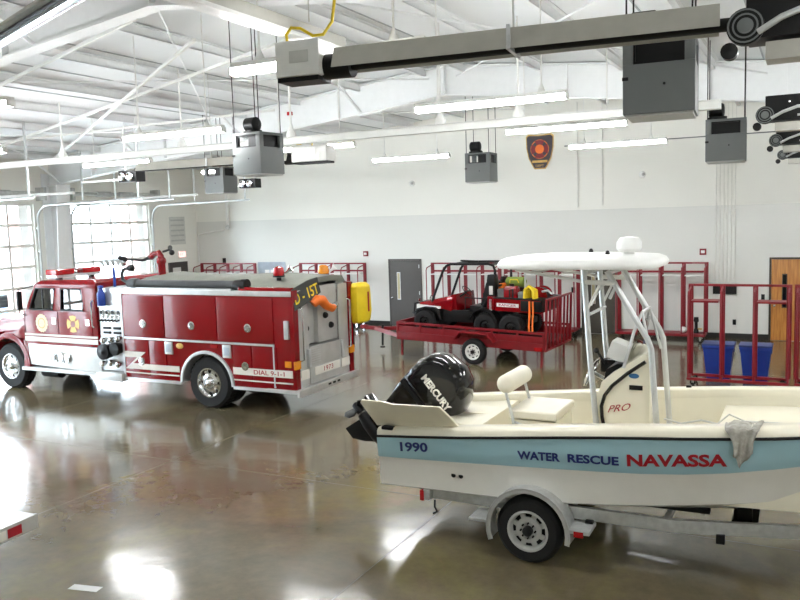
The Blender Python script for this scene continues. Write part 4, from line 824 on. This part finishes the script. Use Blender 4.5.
m=MB();m.rings([[(x0,-w,z),(x0+.06,-w*1.2,z),(x1-.1,-w*1.2,z),(x1,-w*.4,z),(x1,w*.4,z),(x1-.1,w*1.2,z),(x0+.06,w*1.2,z),(x0,w,z)] for z,x0,x1,w in ((-.3,-.32,.26,.16),(-.45,-.3,.2,.14),(-.6,-.27,.1,.1),(-.82,-.24,.06,.075),(-.95,-.26,.06,.06),(-1.08,-.24,.04,.045),(-1.16,-.22,.02,.04))]);eb(m,'midsection','gloss',ang=50)
p=MB();p.prism([(-.48,-.1),(-.3,-.13),(.08,-.08),(.14,0),(.08,.08),(-.3,.13),(-.48,.1)],-.97,-.945,'z');eb(p,'cavitation_plate','gloss',bev=.008)
gcs=MB();gcs.lathe((0,0,-1.2),(1,0,0),[(0,-.36),(.07,-.34),(.095,-.2),(.095,0),(.075,.1),(.03,.18),(0,.22)],18);gcs.prism([(-.3,-1.22),(.1,-1.22),(-.05,-1.42),(-.18,-1.54),(-.34,-1.54)],-.014,.014);eb(gcs,'gearcase','black',ang=50)
pr=MB();pr.lathe((-.36,0,-1.2),(-1,0,0),[(.06,0),(.055,.14),(.02,.16),(0,.16)],14)
for k in range(3):
    a=2*PI*k/3+.3;mm=Matrix.Translation((-.44,0,-1.2))@Matrix.Rotation(a,4,'X')
    P=[(-.03,-.03,.04),(.03,.03,.04),(.07,.1,.12),(.05,.09,.19),(-.01,-.0,.215),(-.06,-.08,.16)]
    V=[[pr.v(mm@Vector((x+o,y,z))) for x,y,z in P] for o in (0,.012)]
    pr.f(V[0]);pr.f(V[1][::-1])
    for i in range(6): pr.f([V[0][i],V[0][(i+1)%6],V[1][(i+1)%6],V[1][i]])
eb(pr,'propeller','black',ang=60)
bk=MB();
for y in (-.13,.13): bk.prism([(-.06,1.28-1.66),(.02,1.36-1.66),(-.1,1.5-1.66),(-.3,1.3-1.66),(-.42,1.0-1.66),(-.36,.8-1.66)],y-.02,y+.02)
bk.cyl((-.3,-.16,-.22),(-.3,.16,-.22),.035,10);bk.build('mount_bracket','black',E_,bev=.006)
# leaning post with roll backrest
def sub(name,m,mb,par=BT,**k): return mb.build(name,m,par,**k)
ck=MB();ck.bx(1.42,1.95,-.36,.36,FZ,1.36);sub('seat_base','cream',ck,bev=.03)
cu=MB();cu.bx(1.4,1.97,-.38,.38,1.375,1.47);sub('seat_cushion','vinyl',cu,bev=.035,seg=3)
bkr=MB();bkr.tube([(1.38,-.46,1.77),(1.38,-.44,1.77),(1.38,-.39,1.77),(1.38,.25,1.77),(1.38,.3,1.77),(1.38,.32,1.77)],[.04,.085,.108,.108,.085,.04],18);sub('backrest_roll','vinyl',bkr,ang=60)
for y in (-.41,.27): sub('backrest_post','alu',MB().tube([(1.38,y,1.7),(1.46,y,1.4),(1.53,y,.95)],.018,8)); sub('backrest_arm','alu',MB().tube([(1.46,y,1.35),(1.62,y,1.3),(1.75,y,1.22)],.014,8))
# console
C_=MB();CP=[(2.42,FZ),(2.42,1.72),(2.46,1.86),(2.58,1.97),(2.88,2.17),(2.94,2.2),(2.97,2.1),(2.98,FZ)];C_.rings([[(x-d_*(x-2.4)*.55,y_,z) for x,z in CP] for y_,d_ in ((-.36,0),(.0,.05),(.34,.5))]);con=sub('console','cream',C_,bev=.03)
tr=MB();tr.tube([(2.545,-.37,1.0),(2.52,-.37,1.22),(2.47,-.37,1.48),(2.465,-.37,1.6),(2.5,-.37,1.72),(2.58,-.37,1.83),(2.75,-.37,1.98),(2.93,-.37,2.11)],.02,8);sub('console_trim','gloss',tr,con)
text('PRO','lettering','redink',con,(2.53,-.364,1.53),(1,0,.2),(0,0,1),.25,.075,.003,-.0,shear=.4)
sub('sticker','skin',MB().ball((2.81,-.362,1.95),.055,18,(1,.1,.5)),con); sub('vent','black',MB().bx(2.76,2.9,-.372,-.355,1.8,1.85),con,bev=.005)
door=sub('console_door','cream',MB().bx(2.62,2.98,-.368,-.35,.95,1.42),con,bev=.008)
sw=MB();sw.lathe((2.3,-.12,1.92),(-.9,0,.45),[(.17,-.012),(.185,0),(.17,.012),(.155,0)],24,False);sw.bar((2.3,-.28,1.92),(2.3,.04,1.92),.03);sw.bar((2.3,-.12,1.92),(2.22,-.12,1.76),.03);sw.cyl((2.3,-.12,1.92),(2.46,-.12,1.84),.025,10);sub('steering_wheel','chrome',sw)
th=MB();th.box((2.43,.18,1.95),(.16,.12,.14));th.cyl((2.4,.12,1.98),(2.3,.12,2.12),.015,8);th.ball((2.3,.12,2.12),.035);sub('throttle','black',th)
ds=MB();ds.prism([(2.47,1.86),(2.58,1.97),(2.74,2.06),(2.62,2.06),(2.5,1.99)],-.3,.3);sub('instrument_panel','black',ds,bev=.01)
ws=MB();ws.box((2.6,-.05,2.17),(.2,.3,.2),ry=R(20));sub('chart_plotter','white',ws,bev=.03)
sh=MB();sh.rings([[(2.72,-.34,2.06),(2.74,.34,2.06),(2.78,.34,2.08),(2.77,-.34,2.08)],[(2.86,-.24,2.52),(2.86,.24,2.52),(2.875,.24,2.52),(2.875,-.24,2.52)]]);sub('windscreen','lens',sh)
sub('windscreen_frame','alu',MB().tube([(2.7,-.36,2.03),(2.8,-.3,2.42),(2.87,-.22,2.62),(2.87,.22,2.62),(2.8,.3,2.42),(2.7,.36,2.03)],.017,8).tube([(2.87,-.22,2.62),(2.98,-.3,2.15)],.014,8).tube([(2.87,.22,2.62),(2.98,.3,2.15)],.014,8))
# canopy frame and top
for s in (-1,1):
    y=s*.38
    sub('canopy_leg','alu',MB().tube([(2.28,y*.97,3.08),(2.34,y,2.2),(2.42,y,1.25),(2.45,y,FZ)],.032,10)); sub('canopy_leg','alu',MB().tube([(2.53,y*.97,3.07),(2.95,y,2.36),(2.99,y*1.02,2.26),(3.06,y*1.05,1.3),(3.06,y*1.05,FZ)],.032,10))
    sub('canopy_strut','white',MB().tube([(2.3,y,2.95),(2.62,y,2.94)],.026,8).tube([(1.5,y*.9,3.08),(2.0,y*.95,3.0),(2.3,y,2.95)],.018,8).tube([(2.32,y,2.65),(2.46,y,2.94)],.014,8))
for x in (1.7,2.3,2.55): sub('canopy_crossbar','alu',MB().cyl((x,-.36,3.05),(x,.36,3.05),.024,8))
sub('canopy_curve','alu',MB().tube([(2.35,-.36,2.7),(2.42,-.25,2.88),(2.5,0,2.96),(2.5,.25,2.88),(2.4,.36,2.7)],.018,8).cyl((2.34,-.37,2.6),(2.34,.37,2.6),.018,8))
def plan(s,z,n=44):
    o=[]
    for k in range(n):
        a=2*PI*k/n;ca_,sa_=math.cos(a),math.sin(a);o.append((2.18+.89*s*math.copysign(abs(ca_)**.45,ca_),.68*s*math.copysign(abs(sa_)**.45,sa_),z))
    return o
tp=MB();tp.rings([plan(.9,3.1),plan(.985,3.105),plan(1,3.125),plan(1,3.15),plan(.97,3.19),plan(.9,3.215),plan(.6,3.235),plan(.1,3.245)]);sub('canopy_top','white',tp,ang=40)
rd=MB();rd.lathe((2.68,.05,3.18),(0,0,1),[(.09,0),(.06,.06),(.06,.1)],18);rd.lathe((2.68,.05,3.26),(0,0,1),[(0,-.01),(.11,0),(.135,.03),(.135,.1),(.1,.15),(0,.165)],28);sub('radar_dome','white',rd)
for x,y in ((2.2,.3),(2.5,-.2)): sub('antenna_base','black',MB().lathe((x,y,3.21),(0,0,1),[(.03,0),(.025,.05),(.015,.07),(0,.075)],12))
for x in (1.55,1.75,2.0): sub('canopy_rivet','grey2',MB().lathe((x,-.45,3.2),(0,0,1),[(.018,0),(.012,.012),(0,.014)],10))
# loose lines and towel
o=MB().tube([(3.15,-.55,1.56),(3.3,-.45,1.5),(3.5,-.48,1.56),(3.65,-.42,1.52),(3.75,-.3,1.6),(3.9,-.32,1.545),(4.2,-.35,1.56),(4.45,-.5,1.6),(4.6,-.62,1.62)],.01,6);tag(o.build('dock_line','pale',loc=BO),'thin pale line lying loose across the boat bow deck','rope')
tw=MB();rows=[]
for i in range(15):
    t=i/14
    row=[]
    for j in range(13):
        u=j/12-.5;x=3.93+u*(.30-.14*max(0,t-.35)*1.6)+.02*math.sin(5*t+u*4)
        if t<.35: y=-.80-(t/.35)*.25;z=sm(ZS,x)+.125+.012*math.sin(9*u+3)
        else:
            q=(t-.35)/.65;y=-1.085-.02*q-.02*math.sin(u*15+q*2)*(.3+q);z=sm(ZS,x)+.12-q*(.36-.14*abs(u)*2)
        row.append((x,y,z+.008*math.sin(u*20+t*6)))
    rows.append(row)
tw.rings(rows,False,False);o=tw.build('towel','cloth',loc=BO,ang=80);md=o.modifiers.new('thick','SOLIDIFY');md.thickness=.012;tag(o,'crumpled grey towel draped over the boat gunwale near the bow','towel')
# ---------------------------------------------------------------- boat trailer
TR=thing('boat_trailer','galvanized boat trailer with arched silver fenders under the rescue boat','trailer',BO)
f=MB()
for s in (-1,1):
    f.bar((.6,s*.82,.54),(3.3,s*.82,.54),.06,.13);f.bar((3.28,s*.82,.54),(6.4,s*.06,.56),.06,.13)
for x in (.7,1.45,2.2,3.2): f.bx(x-.03,x+.03,-.82,.82,.5,.57)
f.bx(.56,.64,-.95,.95,.48,.6);f.build('frame','galv',TR,bev=.008)
for s in (-1,1):
    x=1.85;y=s*1.0
    wheel(TR,(x,y,.362),s,.362,.21,.225,'grey2',8,lug=False,sp=.24)
    ar=arc(x,.37,.455,200,-12,18);ai=arc(x,.37,.44,-12,200,18)
    fd=MB();fd.prism(ar+ai,s*.87,s*1.13);fe=fd.build('fender','galv',TR,bev=.004)
    lip=MB();lip.prism(arc(x,.37,.462,200,-12,18)+arc(x,.37,.41,-12,200,18),s*1.115,s*1.13);lip.build('fender_lip','alu',fe)
    sp=MB();sp.bx(x-.66,x-.44,min(s*.82,s*1.13),max(s*.82,s*1.13),.4,.43);sp.build('step_pad','galv',TR,bev=.005);sp=MB();sp.bx(x+.44,x+.66,min(s*.82,s*1.13),max(s*.82,s*1.13),.42,.46);sp.build('step_pad','galv',TR,bev=.005)
    MB().bx(x+.5,x+.6,min(s*1.12,s*1.14),max(s*1.12,s*1.14),.39,.45).build('side_marker','redlens',TR,bev=.004)
    MB().bx(.52,.57,min(s*.82,s*.96),max(s*.82,s*.96),.47,.59).build('tail_lamp','redlens',TR,bev=.008)
    b=MB();b.bar((.7,s*.5,.6),(3.6,s*.5,.63),.1,.05);bb_=b.build('bunk','black',TR,bev=.006)
    for xx in (.75,2.2,3.2): MB().bar((xx,s*.5,.5),(xx,s*.5,.6),.04).build('bunk_post','galv',bb_)
    MB().tube([(x-.05,s*.8,.36),(x-.05,s*.5,.36)],.03,8).build('spindle','dark',TR)
MB().cyl((1.85,-.85,.36),(1.85,.85,.36),.03,10).build('axle','galv',TR)
for s in (-1,1): sp=MB();sp.bx(1.5,2.2,s*.8-.03,s*.8+.03,.4,.44);sp.build('leaf_spring','dark',TR,bev=.006)
r=MB();r.cyl((3.92,-.42,.66),(3.92,.42,.66),.07,14);r.bx(3.8,4.04,-.5,.5,.5,.56)
for y in (-.45,.45): r.bx(3.85,3.99,y-.03,y+.03,.53,.75)
r.build('keel_roller','black',TR,bev=.004)
for xx in (2.45,3.72): MB().bx(xx-.04,xx+.04,-.9+.12*(xx>3),-.83+.12*(xx>3),.4,.49).build('frame_clamp','black',TR,bev=.004)
MB().tube([(.66,-.85,.46),(.66,-.86,.38),(.69,-.86,.33),(.64,-.86,.3)],.012,6).build('safety_hook','dark',TR)
w=MB();w.bar((6.1,0,.6),(6.4,0,1.35),.07);w.box((6.42,0,1.3),(.14,.2,.14));w.build('winch_stand','galv',TR);MB().bx(6.3,7.6,-.05,.05,.5,.62).build('tongue','galv',TR,bev=.006)
j=MB();j.cyl((7.2,-.12,.1),(7.2,-.12,.9),.035,10);j.lathe((7.2,-.15,.09),(0,1,0),[(.09,0),(.09,.06),(0,.06)],16);j.build('jack','galv',TR)
# ---------------------------------------------------------------- ceiling mounted things
LX=[(-14.95,'left column'),(-9.4,'middle column'),(-3.95,'right column'),(1.55,'far right column')]; LY=[(18.7,'nearest the back wall'),(14.35,'second from the back wall'),(10.5,'third from the back wall'),(6.65,'fourth from the back wall'),(2.7,'fifth from the back wall, unseen')]
LZ=5.2
for x,cn in LX:
    for y,rn in LY:
        if y==2.7 and -12<x<0: continue  # row is unseen; its far right lamp is added to brighten the boat hull
        dx={(-3.95,6.65):-.2,(-9.4,6.65):-.3,(-9.4,10.5):-.22,(-9.4,18.7):.22}.get((x,y),0)
        t=thing('strip_light',f'glowing white strip light under the roof, {cn}, {rn}','light',(x+dx,y,LZ),0,'fluorescent strip lights')
        hL=1.08
        MB().bx(-hL,hL,-.06,.06,.05,.1).build('housing','white',t,bev=.006)
        MB().prism([(-.06,.05),(.06,.05),(.06,.01),(.035,-.02),(-.035,-.02),(-.06,.01)],-hL,hL,'x').build('diffuser','tube',t)
        MB().bx(-hL-.02,-hL,-.06,.06,-.02,.06).build('end_cap','white',t); MB().bx(hL,hL+.02,-.06,.06,-.02,.06).build('end_cap','white',t)
        for q in (-.75,.75):
            MB().cyl((q,0,.1),(q,0,zc(x+q)-LZ-.03),.011,8).lathe((q,0,.1),(0,0,1),[(.05,0),(.045,.03),(.02,.09),(.011,.12)],12).build('hanger_stem','white',t)
# long white rail with bell hangers
t=thing('suspended_rail','long white suspended rail crossing the bays below the roof, hung on bell shaped stems','rail',(-10.4,12.82,5.2))
MB().prism([(-.07,-.05),(.07,-.05),(.07,.06),(.03,.09),(-.03,.09),(-.07,.06)],-8.7,9.2,'x').build('rail_body','white',t)
for q in (-8,-4.6,-1.1,1.6,4.7,6.1,8.6): MB().lathe((q,0,.08),(0,0,1),[(.1,0),(.09,.08),(.05,.16),(.03,.24),(.02,.26),(.015,zc(-10.4+q)-5.3)],14).build('hanger_bell','white',t)
# air cleaners
def air_cleaner(x,y,rz,label,z=4.5,fx=.0):
    t=thing('air_cleaner',label,'air cleaner',(x,y,z),rz,'hanging grey air cleaners')
    w,d,h=.31,.29,.68
    b=MB();b.bx(-w,w,-d,d,0,.44);b.bx(-w,w,-d,d,.64,h)
    for sx in (-1,1):
        for sy in (-1,1): b.bx(min(sx*w,sx*(w-.09)),max(sx*w,sx*(w-.09)),min(sy*d,sy*(d-.09)),max(sy*d,sy*(d-.09)),.44,.64)
    b.build('casing','grey',t,bev=.006)
    MB().bx(fx,w-.06,-d+.06,d-.06,.43,.65).build('filter_bank','black',t)
    fr=MB();
    fr.bx(-w+.09,w-.09,-d+.02,-d+.04,.44,.46); fr.bx(-w+.09,w-.09,-d+.02,-d+.04,.62,.64); fr.bx(-w+.09,-w+.11,-d+.02,-d+.04,.44,.64); fr.bx(w-.11,w-.09,-d+.02,-d+.04,.44,.64);fr.build('louver','dark',t)
    MB().bx(-w+.02,w-.02,-d+.02,d-.02,-.02,0).build('bottom_tray','grey2',t)
    MB().bx(-w-.004,-w+.05,-d-.012,-d,.3,.33).build('latch','dark',t); MB().lathe((.05,-d-.0,.25),(0,-1,0),[(.012,0),(.012,.01),(0,.012)],8).build('knob','dark',t)
    m=MB();m.cyl((-.12,.05,h),(-.12,.05,h+.07),.13,18);m.lathe((-.16,.05,h+.17),(1,0,0),[(.1,-.12),(.12,-.1),(.12,.1),(.1,.12),(.05,.13)],18);m.bx(-.3,.0,-.02,.12,h+.02,h+.06);m.build('blower_motor','black',t)
    for sx in (-1,1):
        for sy in (-1,1): MB().cyl((sx*(w-.03),sy*(d-.03),h-.02),(sx*(w-.03),sy*(d-.03),zc(x)-z-.1),.008,6).build('hanger_rod','dark',t)
    return t
air_cleaner(-1.25,7.85,R(4),'largest grey air cleaner hanging at upper right, nearest the camera',4.57,-.26)
air_cleaner(-8.3,11.1,R(-6),'light grey air cleaner with black blower on top, hanging left of center')
air_cleaner(-13.9,16.9,R(0),'grey air cleaner hanging far left, partly behind a nearer one')
air_cleaner(-7.05,18.2,R(2),'small grey air cleaner hanging far off, left of the wall badge')
air_cleaner(-1.27,14.52,R(3),'grey air cleaner hanging in front of the conduits on the back wall',4.47,-.26)
# radiant tube heaters
def heater(x0,y0,x1,y1,z,label,burner=True,yel=True,bl=.42):
    a=math.atan2(y1-y0,x1-x0);Ln=math.hypot(x1-x0,y1-y0)
    t=thing('radiant_heater',label,'heater',(x0,y0,z),a,'gas tube heaters')
    r=MB();pf=[(-.19,-.02),(-.12,.15),(.12,.15),(.19,-.02),(.18,-.02),(.112,.14),(-.112,.14),(-.18,-.02)]
    r.prism(pf,0,Ln,'x');r.build('reflector','tan',t)
    tb=MB();tb.cyl((-.15,0,.02),(Ln+.15,0,.02),.05,14);tb.build('burner_tube','dark',t)
    for q in [Ln*(k+.5)/max(1,int(Ln/2)) for k in range(max(1,int(Ln/2)))]:
        b=MB();b.bx(q-.015,q+.015,-.21,.21,-.03,.0);b.bx(q-.015,q+.015,-.2,-.18,-.03,.16);b.bx(q-.015,q+.015,.18,.2,-.03,.16);b.build('bracket','alu',t)
        MB().cyl((q,0,.15),(q,0,max(.3,zc(x0+(x1-x0)*q/Ln)-z-.1)),.008,6).build('hanger','pale',t)
    if burner:
        b=MB();b.bx(-.12-bl,-.12,-.17,.17,-.06,.24);bx_=b.build('burner_box','white',t,bev=.015)
        MB().bx(-.12-bl,-.15,-.13,.13,-.1,-.06).build('box_base','dark',bx_); MB().bx(-.4,-.22,-.176,-.17,.05,.15).build('rating_label','pale',bx_)
        l=MB();l.cyl((-.14,0,.02),(.12,0,.02),.11,18);l.build('flange','black',t)
        if yel:
            MB().tube([(-.5,0,.24),(-.5,-.02,.33),(-.44,-.04,.38),(-.36,-.02,.37),(-.25,0,.3),(-.15,0,.3),(-.06,0,.4),(-.03,0,.58),(-.02,0,.85)],.014,8).build('gas_hose','yellow',t)
            MB().cyl((-.02,0,.83),(-.02,0,max(1.0,zc(x0)-z-.05)),.018,8).build('gas_pipe','white',t); MB().bx(-.07,.03,-.03,.03,.88,.95).build('gas_valve','redlens',t,bev=.008)
    return t
heater(-3.66,6.12,-.62,6.46,5.01,'long silver radiant tube heater with white burner box and yellow gas hose')
t=thing('cable_duct','pale duct with a bright white lower edge running toward the camera at top center','duct',(-4.53,7.6,5.5))
MB().bx(-.07,.07,-4.8,0,.02,.14).build('duct_body','tan',t,bev=.01); MB().bx(-.09,.09,-4.8,0,-.02,.02).build('duct_flange','white',t,bev=.006)
for q in (-.6,-2.4): MB().cyl((0,q,.19),(0,q,zc(-4.53)-5.52),.008,6).build('hanger','pale',t)
t=thing('roof_tube','shiny silver tube with dark edges crossing the top left corner of the picture','tube',(-6.97,5.32,5.5),math.atan2(-.64,1.7))
MB().cyl((-1.5,0,0),(3.2,0,0),.055,16).build('tube_body','chrome',t); MB().bx(-1.5,3.2,-.1,.1,.06,.09).build('cover_strip','tan',t); MB().cyl((-1.5,-.11,-.03),(3.2,-.11,-.03),.025,10).build('side_pipe','dark',t)
for q in (-.8,1.4): MB().cyl((q,0,.09),(q,0,1.2),.008,6).build('hanger','pale',t)
heater(-9.3,13.5,-13.2,13.35,4.92,'distant white burner box with yellow gas hose hanging in front of the back wall',bl=.8)
# overhead door operators with chrome blower
def opener(x,y,z,label,s=1.0):
    t=thing('door_opener',label,'door opener',(x,y,z),0,'overhead door openers')
    b=MB();b.bx(-.1*s,.95*s,-.17,.17,0,.34*s);b.build('motor_case','black',t,bev=.012)
    MB().bx(.02,1.2*s,-.12,.12,-.14*s,-.02).build('drive_rail','tan',t,bev=.006)
    d=MB();d.lathe((-.1*s,-.2,.08*s),(0,-1,0),[(0,-.1),(.115*s,-.1),(.12*s,-.04),(.12*s,0),(.105*s,.01)],24);dh=d.build('blower_housing','dark',t);d=MB()
    for k in range(3): d.lathe((-.1*s,-.2,.08*s),(0,-1,0),[((.105-.03*k)*s,.01),((.112-.03*k)*s,.022),((.1-.03*k)*s,.022)],24,False)
    d.lathe((-.1*s,-.2,.08*s),(0,-1,0),[(.04*s,-.02),(.045*s,.03),(0,.04)],16);d.build('blower_guard','grey',dh)
    MB().lathe((-.2*s,-.2,-.07*s),(0,-1,0),[(.055*s,-.08),(.055*s,0),(0,.01)],16).build('belt_pulley','black',t)
    MB().tube([(-.02*s,-.22,.03*s),(.12*s,-.26,.1*s),(.3*s,-.25,.16*s),(.5*s,-.22,.17*s),(.95*s,-.2,.16*s)],.022*s,8).tube([(.5*s,-.2,.02*s),(.65*s,-.24,.06*s),(.9*s,-.24,.08*s)],.02*s,8).build('flex_conduit','alu',t)
    q=MB()
    for k in range(5): q.ball(((.2+.16*k)*s,-.172,.24*s),.018*s,8)
    q.build('bolt_heads','chrome',t); MB().bx(.3*s,.45*s,-.175,-.168,.04*s,.07*s).build('name_strip','pale',t)
    for q in (.15,.85): MB().bx(q*s-.015,q*s+.015,-.02,.02,.29*s,zc(x)-z-.05).build('hanger_angle','beam',t)
    MB().bx(1.1*s,XR-x-.1,-.04,.04,-.1,-.03).build('trolley_rail','tan',t)
opener(-.31,6.15,4.82,'nearest black overhead door opener with chrome blower at the top right corner')
opener(-.46,11.9,4.82,'second black overhead door opener at the right edge, below the nearest one',.95)
opener(-.48,16.2,4.8,'third black overhead door opener at the right edge',.95)
opener(-.5,20.8,4.8,'lowest and farthest of the black overhead door openers at the right edge',.95)
def opener_left(x,y,z,label):
    t=thing('door_opener',label,'door opener',(x,y,z),0,'overhead door openers')
    MB().bx(-.1,.5,-.16,.16,0,.28).build('motor_case','black',t,bev=.012)
    for q in (-.0,.26): MB().lathe((q+.06,-.17,.13),(0,-1,0),[(.11,0),(.11,.05),(.09,.06),(.05,.04),(0,.06)],18).build('motor_wheel','chrome',t)
    for q in (0,.4): MB().bx(q-.015,q+.015,-.02,.02,.27,zc(x)-z-.05).build('hanger_angle','beam',t)
    MB().bx(-1.6,-.1,-.03,.03,.05,.1).build('drive_rail','white',t)
opener_left(-15.6,15.25,4.82,'black door opener with chrome wheels at the end of the left middle door rail')
opener_left(-15.6,20.1,4.76,'black door opener half hidden behind the hanging air cleaners on the left')
# ---------------------------------------------------------------- light, sky, camera
sc=bpy.context.scene
wd=bpy.data.worlds.new('sky');sc.world=wd;wd.use_nodes=True;N=wd.node_tree.nodes;LK=wd.node_tree.links
bg=N['Background'];sk=N.new('ShaderNodeTexSky');sk.sky_type='HOSEK_WILKIE';sk.turbidity=6;sk.sun_direction=(.35,-.5,.8);mx=N.new('ShaderNodeMix');mx.data_type='RGBA';mx.inputs[0].default_value=.75;mx.inputs[7].default_value=(.86,.93,1,1);LK.new(sk.outputs[0],mx.inputs[6]);LK.new(mx.outputs[2],bg.inputs[0]);bg.inputs[1].default_value=9.0
for i,(a,b) in enumerate(DOORS):
    ld=bpy.data.lights.new('door_portal','AREA');ld.shape='RECTANGLE';ld.size=3.4;ld.size_y=4.4;ld.cycles.is_portal=True;o=bpy.data.objects.new('door_portal',ld);COL.objects.link(o);o.location=(XL-.35,(a+b)/2,2.24);o.rotation_euler=(R(90),0,R(-90))
cam=bpy.data.cameras.new('camera');co=bpy.data.objects.new('camera',cam);COL.objects.link(co);sc.camera=co
cam.sensor_width=36;cam.lens=36;cam.clip_end=300;cam.clip_start=.05
yaw,pitch,roll=R(27.2),R(5.85),R(1.75)
f=Vector((-math.sin(yaw)*math.cos(pitch),math.cos(yaw)*math.cos(pitch),-math.sin(pitch)));r=Vector((math.cos(yaw),math.sin(yaw),0));u=r.cross(f)
r2=r*math.cos(roll)-u*math.sin(roll);u2=u*math.cos(roll)+r*math.sin(roll)
m=Matrix((r2,u2,-f)).transposed().to_4x4();m.translation=(0,0,3.7);co.matrix_world=m
vs=sc.view_settings;vs.view_transform='Standard';vs.look='None';vs.gamma=1;vs.exposure=1.86;vs.use_curve_mapping=False
sc.cycles.max_bounces=8;sc.cycles.diffuse_bounces=4;sc.cycles.glossy_bounces=4;sc.cycles.transparent_max_bounces=12;sc.cycles.sample_clamp_indirect=8
sc.cycles.use_denoising=True
